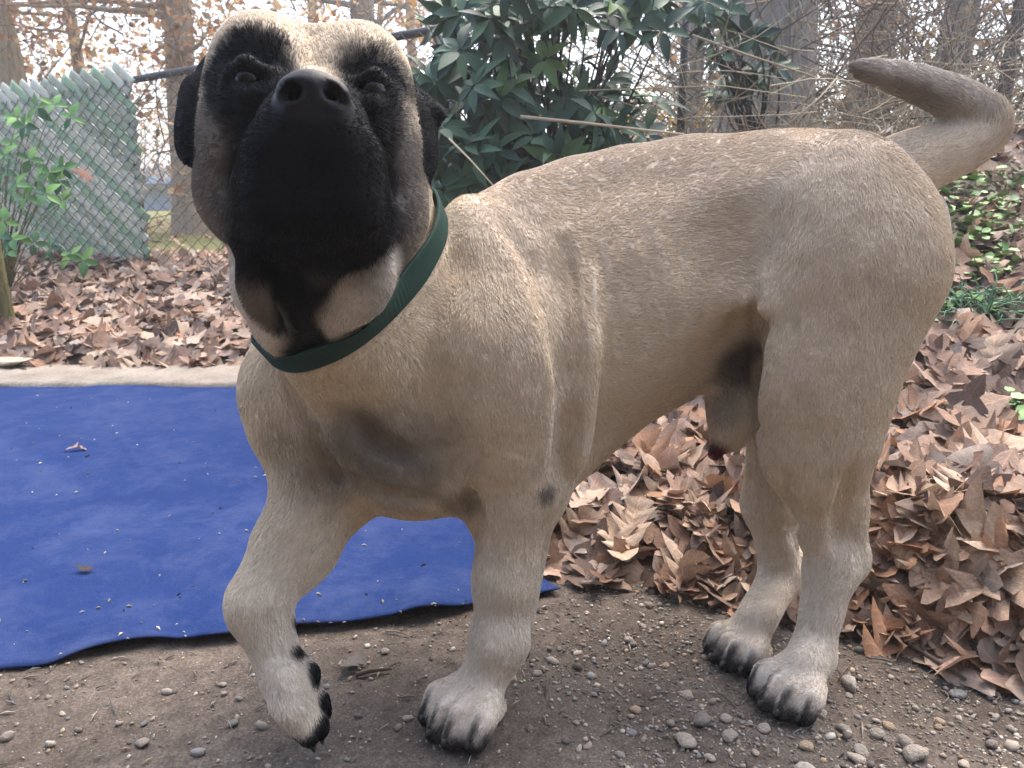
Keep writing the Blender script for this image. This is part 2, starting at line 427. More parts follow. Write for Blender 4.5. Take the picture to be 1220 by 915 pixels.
# --- tail
TAIL = [P(1050, 212, 1.10), P(1110, 186, 1.13), P(1150, 167, 1.15), P(1170, 150, 1.155), P(1154, 128, 1.145), P(1118, 110, 1.12), P(1068, 92, 1.09), P(1016, 79, 1.06)]
TAILR = [.046, .039, .034, .030, .026, .022, .017, .006]
def spline(p, n):
    p = np.array(p); p = np.vstack([2*p[0]-p[1], p, 2*p[-1]-p[-2]]); out = []
    for i in range(1, len(p)-2):
        for t in np.linspace(0, 1, n, endpoint=False):
            a, b, c, d = p[i-1:i+3]; out.append(.5*((2*b)+(c-a)*t+(2*a-5*b+4*c-d)*t*t+(3*b-a-3*c+d)*t**3))
    return np.array(out+[p[-2]])
ts_ = spline(TAIL, 5); FD.chain(ts_, list(np.interp(np.linspace(0, 7, len(ts_)), range(8), TAILR)), k=.012)

# --- folds and hollows, laid on the near side
def stroke(pts, r, k, mode, inset=0.0):
    pts = np.array(pts, float); tq = np.linspace(0, len(pts)-1, 4*len(pts)); pts = np.stack([np.interp(tq, np.arange(len(pts)), pts[:, i]) for i in (0, 1)], 1)
    q = [FD.hit(a, b) for a, b in pts]; q = [x for x in q if x is not None]
    q = [x+np.array([0, inset, 0]) for x in q]
    if len(q) > 1: FD.chain(q, list(r*np.sin(math.pi*np.linspace(.06, .94, len(q)))**.7), k=k, mode=mode)
stroke([(695, 330), (697, 420), (690, 500), (680, 560)], .007, .030, '+', .006)    # loose fold behind the elbow
stroke([(598, 258), (640, 318), (664, 395), (674, 455)], .006, .022, '-')
stroke([(560, 585), (568, 620), (566, 660)], .005, .018, '-')
stroke([(936, 560), (945, 620), (955, 670)], .004, .016, '-')
stroke([(670, 290), (676, 400), (676, 500), (668, 570)], .004, .030, '-')
hq = FD.hit(868, 275)
FD.ell(hq-np.array([0, .037, 0]), (.058, .053, .070), k=.05, mode='-')
for pl in ([(300, 315), (312, 352), (332, 398)], [(458, 312), (436, 350), (404, 388)],): stroke(pl, .017, .012, '+', .004)
for pl in ([(352, 320), (350, 360), (352, 398)]  , [(318, 312), (332, 350), (350, 390)]): stroke(pl, .006, .012, '-')
stroke([(898, 330), (900, 400), (900, 470), (906, 520)], .004, .014, '-')
stroke([(335, 440), (365, 500), (385, 545), (400, 570)], .007, .018, '-')         # groove between right shoulder and chest
stroke([(430, 500), (450, 530), (490, 545)], .006, .020, '-')
stroke([(395, 560), (440, 585), (520, 598)], .006, .016, '-')
stroke([(1015, 560), (1003, 610), (1000, 650)], .007, .020, '-', -.002)            # hollow before the achilles
V, Q = FD.nets()
# light smoothing
def smooth_mesh(V, Q, it, lam=.5):
    e = np.concatenate([Q[:, [0, 1]], Q[:, [1, 2]], Q[:, [2, 3]], Q[:, [3, 0]]])
    n = len(V); deg = np.bincount(e[:, 0], minlength=n)+np.bincount(e[:, 1], minlength=n)
    for _ in range(it):
        s_ = np.stack([np.bincount(e[:, 0], V[e[:, 1], i], n)+np.bincount(e[:, 1], V[e[:, 0], i], n) for i in range(3)], 1)/deg[:, None]
        V = V+lam*(s_-V)
    return V
V = smooth_mesh(V, Q, 3)
def normals(V, Q):
    fn = np.cross(V[Q[:, 2]]-V[Q[:, 0]], V[Q[:, 3]]-V[Q[:, 1]]); n = np.zeros_like(V)
    for i in range(4):
        for c in range(3): n[:, c] += np.bincount(Q[:, i], fn[:, c], len(V))
    return n/(np.linalg.norm(n, axis=1)[:, None]+1e-12), np.linalg.norm(fn, axis=1)/2
NV, FA = normals(V, Q)
V = V+NV*((fbm(V, 28, 2, 5)-.5)*.004)[:, None]
rp_ = P(745, 345, .99); rd = (V-rp_)/np.array([.12, .12, .085]); rm = np.exp(-(rd**2).sum(1))*sstep(.1, -.4, NV[:, 1])
V = V+NV*(rm*.0018*np.sin((V[:, 0]+.30*V[:, 2]+.15*V[:, 1])*2*math.pi/.034))[:, None]                       # ribs
rp_ = P(700, 370, .97); rd = (V-rp_)/np.array([.035, .10, .06]); rm = np.exp(-(rd**2).sum(1))*sstep(.1, -.4, NV[:, 1])
V = V+NV*(rm*.0019*np.sin((V[:, 0]+.05*V[:, 2]+.01*vnoise(V, 20, 3))*2*math.pi/.017))[:, None]                # loose skin behind the shoulder
NV, FA = normals(V, Q)

# --- coat colour
LH3 = (V-HC)@HM                       # head coordinates
def seg(p, a, b):
    d = b-a; t = np.clip(((p-a)@d)/(d@d), 0, 1); return np.linalg.norm(p-a-t[:, None]*d, axis=1), t
n1 = fbm(V, 14, 4, 11); n2 = fbm(V, 60, 3, 12)
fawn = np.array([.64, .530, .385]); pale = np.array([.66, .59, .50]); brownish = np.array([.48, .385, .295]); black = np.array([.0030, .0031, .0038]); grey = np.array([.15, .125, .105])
C = np.tile(fawn, (len(V), 1))
def blend(c, m):
    global C
    m = np.clip(m, 0, 1)[:, None]; C = C*(1-m)+np.asarray(c)*m
blend(brownish, sstep(.05, .9, NV[:, 2])*.65*sstep(.42, .70, V[:, 2])*sstep(.56, .50, V[:, 0])*sstep(-.1, .02, V[:, 0]))              # darker saddle along the back
blend(pale, sstep(.30, .12, V[:, 2])*.55)                                             # paler legs
# dark smudges: chest, elbow, feet; flank recess has dark belly skin plus painted shade
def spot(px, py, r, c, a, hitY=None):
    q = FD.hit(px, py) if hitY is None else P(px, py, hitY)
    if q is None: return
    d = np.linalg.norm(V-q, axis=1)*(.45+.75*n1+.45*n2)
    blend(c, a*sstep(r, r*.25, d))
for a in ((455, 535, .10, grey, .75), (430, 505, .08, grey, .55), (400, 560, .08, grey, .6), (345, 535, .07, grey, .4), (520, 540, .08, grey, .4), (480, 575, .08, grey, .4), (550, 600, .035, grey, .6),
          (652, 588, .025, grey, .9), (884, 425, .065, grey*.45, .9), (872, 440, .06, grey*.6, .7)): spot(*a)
spot(862, 490, .04, (.22, .20, .18), .6, 1.07)
spot(855, 538, .027, (.10, .012, .022), 1.0, 1.075)
spot(1110, 262, .055, (.42, .40, .42), .8, 1.09)
blend(pale, .2*sstep(.06, .0, seg(V, P(600, 250, 1.0), P(668, 470, .93))[0]))
# feet: dark between the toes and at the tips
for (cx, cy), dv in ((LF, dLF), (LH, dLH), (RH, dRH)):
    q = V[:, :2]-np.array([cx, cy]); fwd_ = q@unit(dv); lat = q@np.array([-unit(dv)[1], unit(dv)[0]])
    near = (np.linalg.norm(q, axis=1) < .12) & (V[:, 2] < .09)
    blend(pale, near*.5*sstep(.02, .05, fwd_))
    gap = np.abs(((lat/.0275)+.5) % 1.0-.0); gap = np.minimum(gap, 1-gap)
    blend(black*2.5, near*sstep(.026, .048, fwd_)*sstep(.22, .07, gap)*sstep(.062, .036, V[:, 2])*.85)
    blend(black*2, near*sstep(.042, .020, V[:, 2]+.016*(n2-.5))*sstep(.0, .04, fwd_)*.95)
for c, r in PADS: blend(black*2, sstep(r*1.7, r*1.05, np.linalg.norm((V-c)*np.array([1, 1, .8]), axis=1)))
for a, b in LP: blend(black*1.5, sstep(.024, .014, np.linalg.norm(V-(b+np.array([.006, 0, -.006])), axis=1)))
blend(black, sstep(.020, .012, np.linalg.norm(V-P(623, 775, .940), axis=1)))
# tail: grey-brown towards the tip and underneath
dmin = np.full(len(V), 9.); tp = np.zeros(len(V))
for i in range(len(TAIL)-1):
    d, t = seg(V, TAIL[i], TAIL[i+1]); m = d < dmin; dmin = np.where(m, d, dmin); tp = np.where(m, i+t, tp)
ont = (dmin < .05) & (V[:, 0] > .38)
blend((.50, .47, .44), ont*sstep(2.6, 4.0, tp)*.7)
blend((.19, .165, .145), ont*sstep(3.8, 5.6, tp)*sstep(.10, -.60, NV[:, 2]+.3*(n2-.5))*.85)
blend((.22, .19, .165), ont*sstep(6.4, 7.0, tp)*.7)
# the black mask
x, y, z = LH3.T; inh = (y > -.16) & (np.abs(x) < .19) & (z < .16) & (z > -.24) & (y < .3)
jit = .012*(n2-.5)+.02*(n1-.5)
blend((.085, .075, .070), inh*sstep(.100, .03, np.hypot((np.abs(x)-.072)*1.1, (z+.07)*.75)+jit*2.5)*sstep(-.02, .03, y)*.88)
blend((.05, .045, .043), inh*sstep(-.075, -.12, z+jit)*sstep(-.01, .04, y)*sstep(.12, .07, np.abs(x))*.8)
muz = sstep(.060, .085, y+jit-.30*(z+.06).clip(-.1, .03)+.10*np.clip(-z-.08, 0, .08))*sstep(.02, -.015, z-.22*(y-.12)+jit)
muz = muz*sstep(.088, .062, np.abs(x)+jit*.8-.10*np.clip(-z-.06, 0, .08))
blend(black, inh*muz*sstep(-.190, -.160, z+jit))
eyeD = np.hypot(np.abs(x)-.058, (z-.010)/1.1)
blend(black, inh*sstep(.054, .028, eyeD+jit*1.6)*(y > .02))
und = sstep(-.085, -.115, z+jit)*sstep(.035, .07, y+jit)*sstep(-.185, -.165, z+jit)*sstep(.078, .056, np.abs(x)+jit); blend(black, inh*und)
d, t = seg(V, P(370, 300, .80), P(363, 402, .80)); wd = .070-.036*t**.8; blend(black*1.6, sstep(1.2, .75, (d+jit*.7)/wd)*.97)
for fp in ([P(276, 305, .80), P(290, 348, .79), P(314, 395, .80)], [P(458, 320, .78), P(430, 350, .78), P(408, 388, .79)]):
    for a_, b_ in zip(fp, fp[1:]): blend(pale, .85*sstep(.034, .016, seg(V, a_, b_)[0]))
earm = (np.abs(x) > .090) & (np.abs(x) < .16) & (y > -.066) & (y < .05) & (z < .080) & (z > -.056); blend(black*1.6, earm*sstep(.098, .105, np.abs(x)))
nose_m = sstep(1.12, 1.0, np.sqrt((x/.033)**2+((y-.205)/.040)**2+((z+.043)/.0235)**2))*sstep(.176, .186, y)
blend((.006, .006, .007), nose_m)
NOSE = nose_m > .5

# --- materials
def coat_material(name, hair=False):
    m = NM(name, .7 if hair else .75, .10 if hair else .2)
    c = m.attr("coat")
    if not hair:
        v = m.coord((1, 1, 1)); n = m.noise(v, 220, 3, .6); c = m.mix(.35, c, m.ramp(n, [(.3, (.75, .75, .75)), (.7, (1.15, 1.15, 1.15))]), 'MULTIPLY')
        w_ = m.new('Attribute'); w_.attribute_name = 'wet'; mr = m.new('MapRange'); mr.inputs[3].default_value = .75; mr.inputs[4].default_value = .5; m.l.new(w_.outputs['Fac'], mr.inputs[0]); m.l.new(mr.outputs[0], m.b.inputs['Roughness'])
        m.bump(n, .25, .002)
    m.base(c)
    return m.m
M_SKIN = coat_material("dog_skin"); M_FUR = coat_material("dog_fur", True)
DOGBASE = (.15, 1.0, 0)
dog = empty("dog", DOGBASE)
tag(dog, "fawn mastiff dog with a black mask and green collar lifting one forepaw", "dog")
body = mesh_obj("body", V-np.array(DOGBASE), Q, M_SKIN, dog)
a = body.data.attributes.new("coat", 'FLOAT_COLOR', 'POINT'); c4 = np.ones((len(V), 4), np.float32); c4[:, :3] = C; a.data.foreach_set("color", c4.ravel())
wa_ = body.data.attributes.new("wet", 'FLOAT', 'POINT'); wa_.data.foreach_set("value", nose_m.astype(np.float32))
# eyes
me_ = NM("dark_eye", .2, .22); tv = me_.coord(); me_.base((.010, .006, .004))
ml = NM("eyelid_rim", .5, .3); ml.base((.012, .011, .011))
def uv_ball(c, r, n=16, m=10):
    th = np.linspace(0, math.pi, m+1); ph = np.arange(n)*2*math.pi/n
    v = np.array([[math.sin(t)*math.cos(p), math.sin(t)*math.sin(p), math.cos(t)] for t in th for p in ph])*r
    f = [[i*n+j, (i+1)*n+j, (i+1)*n+(j+1) % n, i*n+(j+1) % n] for i in range(m) for j in range(n)]
    return v+np.asarray(c), f
for s in (-1, 1):
    v, f = uv_ball(H(s*.0575, .0962, .0040)-np.array(DOGBASE), .0128)
    mesh_obj("eye", v, f, me_.m, dog)
# claws
mc = NM("claw_horn", .35, .4); vv = mc.coord(); mc.base(mc.ramp(mc.noise(vv, 90), [(.3, (.012, .011, .011)), (.8, (.05, .043, .038))]))
for c, d, o in CLAWS:
    b = MB(); d = unit(d+o); pts = [c-d*.008, c+d*.004+np.array([0, 0, -.001]), c+d*.008+np.array([0, 0, -.005])]
    b.tube(np.array(pts)-np.array(DOGBASE), [.0052, .0046, .0014], 7); b.build("claw", mc.m, dog)

# --- collar, laid round the neck where the surface is
def plane_ring(c, n, ref, steps=96, off=.0062, rmax=.26):
    n = unit(n); a = unit(ref-n*(ref@n)); b = np.cross(n, a); out = []
    rr = np.arange(.03, rmax, .002)
    for k in range(steps):
        t = 2*math.pi*k/steps; d = a*math.cos(t)+b*math.sin(t); q = c+rr[:, None]*d; s_ = FD.sample(q)
        i = np.argmax(s_ > 0) if (s_ > 0).any() else len(rr)-1
        out.append(rr[i]+off)
    out = np.array(out)
    for _ in range(10): out = np.maximum(out, (np.roll(out, 1)+np.roll(out, -1))/2)*.5+.5*(np.roll(out, 1)+np.roll(out, -1)+out)/3
    return out, a, b
K1, K2, K3 = P(500, 266, .965), P(372, 416, .83), P(322, 400, .90)
kn = unit(np.cross(K2-K1, K3-K1)); kn = kn if kn[2] > 0 else -kn
kc = P(420, 335, .945); kc = kc-kn*((kc-K1)@kn)
W_ = .036; vs = []; NS = 120
rad0, ra_, rb_ = plane_ring(kc, kn, np.array([1., 0, 0]), NS)
prof = [(-.5, .0), (-.5, .0022), (-.42, .0034), (.42, .0034), (.5, .0022), (.5, .0)]
rl = [plane_ring(kc+kn*W_*f, kn, np.array([1., 0, 0]), NS)[0] for f in (-.5, .5)]
for k in range(NS):
    t = 2*math.pi*k/NS; d = ra_*math.cos(t)+rb_*math.sin(t)
    for f, h in prof:
        r = rl[0][k]*(.5-f)+rl[1][k]*(.5+f); vs.append(kc+kn*W_*f+d*(r+h))
npf = len(prof)
fs = [[k*npf+j, k*npf+(j+1) % npf, ((k+1) % NS)*npf+(j+1) % npf, ((k+1) % NS)*npf+j] for k in range(NS) for j in range(npf)]
mk = NM("green_webbing", .7, .25); wv = mk.new("Attribute"); wv.attribute_name = "web"
wv_t = mk.new("TexWave"); wv_t.wave_type = 'BANDS'; wv_t.bands_direction = 'X'; wv_t.inputs["Scale"].default_value = 1.0
mk.l.new(wv.outputs["Vector"], wv_t.inputs["Vector"])
mk.base(mk.mix(wv_t.outputs["Fac"], (.006, .028, .020), (.014, .054, .038))); mk.bump(wv_t.outputs["Fac"], .6, .001)
collar = mesh_obj("collar", np.array(vs)-np.array(DOGBASE), fs, mk.m, dog, smooth=False)
tag(collar, "dark green ribbed nylon collar")
wa = collar.data.attributes.new("web", 'FLOAT_VECTOR', 'POINT')
wa.data.foreach_set("vector", np.array([[k*(2*math.pi*.14/NS)*180, f*W_*180, 0] for k in range(NS) for f, h in prof], np.float32).ravel())

# --- fur: short lying strands that follow the lie of the coat
if "nofur" not in DEV:
    bones = [(TC[i], TC[i+1]) for i in range(len(TC)-1)]
    bones += [(NT, NB), (P(560, 300, .98), P(612, 575, .93)), (P(612, 560, .93), P(597, 800, .88)), (P(590, 820, .88), P(540, 890, .84)),
              (P(352, 430, .95), P(388, 575, .95)), (P(392, 570, .95), P(309, 712, .85)), (P(309, 712, .85), P(360, 880, .79)),
              (P(1010, 280, .95), P(985, 450, .95)), (P(985, 450, .94), P(990, 660, .97)), (P(988, 680, .97), P(950, 800, .93)), (P(945, 810, .93), P(900, 860, .9)),
              (P(945, 470, 1.12), P(930, 680, 1.1)), (P(930, 680, 1.1), P(860, 800, 1.0)), (P(440, 440, .9), P(520, 590, .93))]
    bones += [(TAIL[i], TAIL[i+1]) for i in range(len(TAIL)-1)]
    for s in (-1, 1):
        bones += [(H(s*.02, .19, -.04), H(s*.07, .05, .01)), (H(s*.05, .10, .04), H(s*.05, .0, .11)), (H(s*.07, .09, -.06), H(s*.10, -.05, -.06)),
                  (H(s*.03, .17, -.09), H(s*.06, .07, -.16)), (H(s*.06, .06, -.15), H(s*.09, -.03, -.17)), (H(s*.05, .0, .11), H(s*.05, -.12, .06))]
    NH = 60000 if DEV else 380000
    tri_w = FA*np.where(NOSE[Q].any(1), 0, 1); fidx = rng.choice(len(Q), NH, p=tri_w/tri_w.sum())
    u, v2 = rng.random(NH), rng.random(NH); q = Q[fidx]
    bil = lambda A: (A[q[:, 0]]*((1-u)*(1-v2))[:, None]+A[q[:, 1]]*(u*(1-v2))[:, None]+A[q[:, 2]]*(u*v2)[:, None]+A[q[:, 3]]*((1-u)*v2)[:, None])
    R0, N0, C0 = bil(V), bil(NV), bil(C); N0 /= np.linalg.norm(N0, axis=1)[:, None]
    fl = np.zeros_like(R0)
    for a_, b_ in bones:
        d, t = seg(R0, np.asarray(a_), np.asarray(b_)); fl += unit(b_-a_)*(1/(d+.012)**5)[:, None]*1e-8
    fl /= np.linalg.norm(fl, axis=1)[:, None]+1e-12
    wob = np.stack([vnoise(R0, 45, 31+i) for i in range(3)], 1)-.5
    fl = fl+wob*.28+(rng.random((NH, 3))-.5)*.30
    fl -= N0*np.sum(fl*N0, 1)[:, None]; fl /= np.linalg.norm(fl, axis=1)[:, None]+1e-9
    hl = (R0-HC)@HM
    L = np.full(NH, .0072); L[(hl[:, 1] > -.05) & (np.abs(hl[:, 0]) < .16) & (hl[:, 2] > -.2)] = .006
    L[(R0[:, 2] < .12)] = .0065; L[(R0[:, 2] < .065)] = .0045; L[(hl[:, 1] > .05) & (np.hypot(np.abs(hl[:, 0])-.058, hl[:, 2]-.006) < .032)] = .0025; L[(hl[:, 1] > .12) & (np.abs(hl[:, 0]) < .09)] = .0045
    tailm = (R0[:, 0] > .42) & (R0[:, 2] > .80) | (R0[:, 0] > .55) & (R0[:, 2] > .70); L[tailm] = .014
    L[(np.abs((R0-kc)@kn) < W_*.5+.013) & (np.linalg.norm(R0-kc, axis=1) < .2)] = .0025
    L *= .6+.7*rng.random(NH)
    lift = .13+.12*rng.random(NH)+.06*tailm
    ts = np.array([0, .35, .7, 1.0]); pts = np.empty((NH, 4, 3), np.float32)
    for i, t in enumerate(ts):
        pts[:, i] = R0-N0*.0008+(fl*(L*t)[:, None]+N0*(L*lift*(t-.45*t*t))[:, None])-np.array(DOGBASE)
    d0_ = FD.sample(R0)
    for i in (1, 2, 3):
        q3 = pts[:, i].astype(float)+np.array(DOGBASE); dd_ = FD.sample(q3)-d0_; pts[:, i] += N0*np.clip(.0005+.0011*ts[i]-dd_, 0, .012)[:, None]
    rad = np.empty((NH, 4), np.float32); rad[:] = np.array([.00042, .00036, .00026, .00008])*(.8+.5*rng.random(NH))[:, None]
    hc = bpy.data.hair_curves.new("fur"); hc.add_curves([4]*NH)
    hc.attributes["position"].data.foreach_set("vector", pts.ravel())
    ra2 = hc.attributes.get("radius") or hc.attributes.new("radius", 'FLOAT', 'POINT'); ra2.data.foreach_set("value", rad.ravel())
    cc = np.ones((NH, 4), np.float32); jitv = (.88+.26*rng.random(NH))*(.94+.12*vnoise(R0*np.array([1, 1, 1]), 120, 77))
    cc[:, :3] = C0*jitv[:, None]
    g = rng.random(NH) < .05; cc[g, :3] *= .72
    ca = hc.attributes.new("coat", 'FLOAT_COLOR', 'CURVE'); ca.data.foreach_set("color", cc.ravel())
    hc.materials.append(M_FUR)
    fo = bpy.data.objects.new("fur", hc); COL.objects.link(fo); fo.parent = dog
# ------------------------------------------------------------------ unseen wall and eave, added behind the lens to darken the camera side
q = NM("shade_wall_dark", .8, .2); vv = q.coord((1, 1, 8)); q.base(q.ramp(q.noise(vv, 2, 3), [(.3, (.10, .085, .07)), (.7, (.17, .14, .115))]))
hb = MB(); hb.box((0, -2.4, 1.6), (6, .1, 1.65)); hb.box((0, -2.2, 3.3), (6.3, .40, .05)); hs = hb.build("unseen_shade_wall", q.m, None, False); tag(hs, kind="structure")
# ------------------------------------------------------------------ terrain
EDGE = np.array([G(-700, 447)[:2], G(285, 447)[:2], G(540, 600)[:2], G(650, 684)[:2], G(700, 694)[:2], G(830, 706)[:2], G(1000, 745)[:2], G(1220, 815)[:2], G(1500, 880)[:2]])
def edge_y(x): return np.interp(x, EDGE[:, 0], EDGE[:, 1])
FA_, FB_ = np.array([-2.45, 4.65]), np.array([1.25, 2.85])          # fence line
def ground_z(x, y):
    x = np.asarray(x, float); y = np.asarray(y, float)
    d = y-edge_y(x); r = sstep(-1.0, .6, x)
    lim = 1.9*(1-r)+2.0*r
    dd = np.clip(d, 0, None); dl_ = np.minimum(dd, lim); z = .118*(1-r)*dl_+r*(.24*np.minimum(dl_, .5)+.45*np.clip(dl_-.5, 0, None))
    z = z+np.where(dd > lim, .035*np.clip(dd-lim, 0, 12), 0)*r
    z = z+(.03-.012*r)*sstep(0, .16, d)
    z = z+.060*sstep(.50, .78, x)*sstep(0, .12, d)*sstep(.55, .15, d)            # drift of leaves at the right
    p = np.stack([np.broadcast_to(x, d.shape).ravel(), np.broadcast_to(y, d.shape).ravel(), np.zeros(d.size)], 1)
    z = z+(sstep(.05, .5, d)*.05*(fbm(p, 2.2, 2, 3)-.5).reshape(d.shape))+sstep(0, -.1, d)*((fbm(p, 9, 3, 4)-.5)*.010+(vnoise(p, 60, 9)-.5)*.004).reshape(d.shape)*sstep(4, 2, np.abs(x))
    return z
def dense(a, b, st, lo, hi, g=1.25):
    c = list(np.arange(a, b, st)); s_ = st; q = c[-1]
    while q < hi: s_ *= g; q += s_; c.append(q)
    s_ = st; q = a; L_ = []
    while q > lo: s_ *= g; q -= s_; L_.append(q)
    return np.array(L_[::-1]+c)
gx = dense(-1.5, 1.5, .014, -45, 45); gy = dense(.35, 3.0, .014, -8, 62)
GX, GY = np.meshgrid(gx, gy, indexing='ij'); GZ = ground_z(GX, GY)
nx, ny = GX.shape; I = np.arange(nx*ny).reshape(nx, ny)
gq = np.stack([I[:-1, :-1], I[1:, :-1], I[1:, 1:], I[:-1, 1:]], -1).reshape(-1, 4)
gv = np.stack([GX, GY, GZ], -1).reshape(-1, 3)
dd = gv[:, 1]-edge_y(gv[:, 0]); fdist = (gv[:, :2]-FA_)@unit(np.array([-(FB_-FA_)[1], (FB_-FA_)[0]]))
leafy = sstep(-.03, .06, dd+.10*(vnoise(gv, 9, 3)-.5)); grass = sstep(.2, 1.2, fdist+.8*(fbm(gv, 1.2, 2, 8)-.5))*sstep(1.5, .3, gv[:, 0])
m = NM("bare_earth", .95, .15)
v = m.coord(); at = m.new("Attribute"); at.attribute_name = "tint"; sp = m.new("SeparateColor"); m.l.new(at.outputs["Color"], sp.inputs[0])
n_big = m.noise(v, 3.5, 5, .6); n_mid = m.noise(v, 40, 6, .7); n_fine = m.noise(v, 260, 4, .7)
dirt = m.ramp(n_big, [(.3, (.080, .065, .052)), (.55, (.130, .106, .085)), (.75, (.19, .155, .122))])
dirt = m.mix(.8, dirt, m.ramp(n_mid, [(.3, (.5, .48, .46)), (.55, (1, 1, 1)), (.8, (1.5, 1.42, 1.35))]), 'MULTIPLY')
dirt = m.mix(.8, dirt, m.ramp(n_fine, [(.3, (.45, .45, .45)), (.5, (1, 1, 1)), (.72, (1.9, 1.85, 1.75))]), 'MULTIPLY')
lf = m.ramp(n_mid, [(.3, (.035, .022, .016)), (.6, (.10, .062, .042)), (.8, (.20, .13, .09))])
gr = m.ramp(m.noise(v, 2.5, 6, .7), [(.3, (.20, .125, .07)), (.5, (.17, .17, .06)), (.7, (.13, .17, .05))])
c = m.mix(sp.outputs[0], dirt, lf); c = m.mix(sp.outputs[1], c, gr); m.base(c)
b1 = m.bump(n_mid, .6, .006); m.bump(n_fine, .7, .0025, b1)
ground = mesh_obj("ground", gv, gq, m.m, col=np.stack([leafy*(1-grass), grass, grass*0], 1)); tag(ground, kind="structure")

def proj(p):
    p = np.atleast_2d(p)-np.array([0, 0, CAMZ]); zc = p[:, 1]*math.cos(PITCH)-p[:, 2]*math.sin(PITCH); yc = p[:, 1]*math.sin(PITCH)+p[:, 2]*math.cos(PITCH)
    return 610+F*p[:, 0]/zc, 457.5-F*yc/zc, zc
def in_view(p, mg=20):
    a, b, c = proj(p); return (a > -mg) & (a < 1220+mg) & (b > -mg) & (b < 915+mg) & (c > .1)

# ------------------------------------------------------------------ leaves
LEAFUV = []
OAK_T = np.array([0, .11, .20, .29, .37, .44, .53, .60, .67, .76, .83, .91, 1.0])
OAK_W = np.array([.05, .30, .42, .30, .82, .95, .46, 1.02, .95, .42, .74, .62, .14])
PLN_W = np.array([.05, .38, .62, .78, .93, 1.0, 1.0, .95, .82, .68, .50, .28, .06])
def oak_leaf(seed, n=13):
    r = np.random.default_rng(seed); oak = seed % 10 < 7; t = OAK_T+np.r_[0, r.uniform(-.018, .018, n-2), 0]
    base_w = (OAK_W if oak else PLN_W)*(r.uniform(.27, .36) if oak else r.uniform(.22, .30))
    w1 = base_w*r.uniform(.82, 1.15, n); w2 = base_w*r.uniform(.82, 1.15, n)
    if r.random() < .3: w2[r.integers(3, 9):] *= r.uniform(.3, .8)           # torn side
    cur = r.uniform(-.5, 1.1)*(2 if r.random() < .2 else 1); bend = r.uniform(-.45, .45); tw = r.uniform(-.6, .6); mid = r.uniform(-.12, .12)
    v = []; uv = []
    for i, tt_ in enumerate(t):
        zc = bend*(tt_-.5)**2*2; ym = mid*math.sin(math.pi*tt_)*.6
        for s, ww in ((-1, w1[i]), (0, 0), (1, w2[i])):
            sk = .08*OAK_W[i]-.02 if (oak and s and 0 < i < n-1) else 0
            v.append([tt_-.5+sk, ym+s*ww, zc+cur*ww*ww*1.6+tw*s*ww*(tt_-.5)*.8+r.uniform(-.02, .02)]); uv.append([tt_, s*ww, 0])
    f = []
    for i in range(n-1):
        a = 3*i; f += [[a, a+3, a+4, a+1], [a+1, a+4, a+5, a+2]]
    LEAFUV.append(np.array(uv)); return np.array(v), np.array(f)
LEAFV = [oak_leaf(100+i) for i in range(14)]
def rotmats(n, tilt, r):
    yaw = r.uniform(0, 6.283, n); ax = r.uniform(0, 6.283, n); an = np.abs(r.normal(0, tilt, n))
    cy, sy = np.cos(yaw), np.sin(yaw); Z = np.zeros(n); O = np.ones(n)
    Rz = np.stack([np.stack([cy, -sy, Z], -1), np.stack([sy, cy, Z], -1), np.stack([Z, Z, O], -1)], 1)
    kx, ky = np.cos(ax), np.sin(ax); ca, sa = np.cos(an), np.sin(an)
    Rt = np.stack([np.stack([ca+kx*kx*(1-ca), kx*ky*(1-ca), ky*sa], -1), np.stack([kx*ky*(1-ca), ca+ky*ky*(1-ca), -kx*sa], -1), np.stack([-ky*sa, kx*sa, ca], -1)], 1)
    return Rt@Rz
PAL = np.array([[.43, .295, .21], [.37, .24, .17], [.31, .19, .125], [.50, .365, .26], [.25, .15, .10], [.42, .285, .22], [.36, .19, .10], [.20, .13, .10], [.30, .245, .215], [.46, .35, .27], [.13, .085, .066]])*1.34; PAL = (PAL*.82+.18*PAL.mean(1, keepdims=True))*np.array([.85, .82, .755])
def leaf_mat(name, rough=.65, trans=.12):
    q = NM(name, rough, .3); vv = q.coord(); a_ = q.attr("tint"); n_ = q.noise(vv, 38, 4, .65)
    cc_ = q.mix(.6, a_, q.ramp(n_, [(.3, (.55, .5, .48)), (.6, (1, 1, 1)), (.8, (1.2, 1.15, 1.1))]), 'MULTIPLY'); q.base(cc_)
    av = q.new("Attribute"); av.attribute_name = "leafuv"; sx = q.new("SeparateXYZ"); q.l.new(av.outputs["Vector"], sx.inputs[0])
    def mth(op, a, b=None):
        g = q.new("Math", operation=op)
        for k_, vv_ in enumerate((a, b)):
            if vv_ is None: continue
            if isinstance(vv_, (int, float)): g.inputs[k_].default_value = vv_
            else: q.l.new(vv_, g.inputs[k_])
        return g.outputs[0]
    ab = mth('ABSOLUTE', sx.outputs[1]); ph_ = mth('SUBTRACT', mth('MULTIPLY', sx.outputs[0], 44.0), mth('MULTIPLY', ab, 52.0))
    vein = mth('POWER', mth('ADD', mth('MULTIPLY', mth('SINE', ph_), .5), .5), 6.0); ribm = mth('LESS_THAN', ab, .010); vv2 = mth('MAXIMUM', mth('MULTIPLY', vein, .45), ribm)
    cc_ = q.mix(vv2, cc_, q.mix(1.0, cc_, (1.35, 1.25, 1.15), 'MULTIPLY')); q.base(cc_)
    b1_ = q.bump(n_, .35, .004); q.bump(vv2, .25, .002, b1_); return translucent(q, .12)
M_LEAF = leaf_mat("dead_leaf")
rl_ = np.random.default_rng(21)
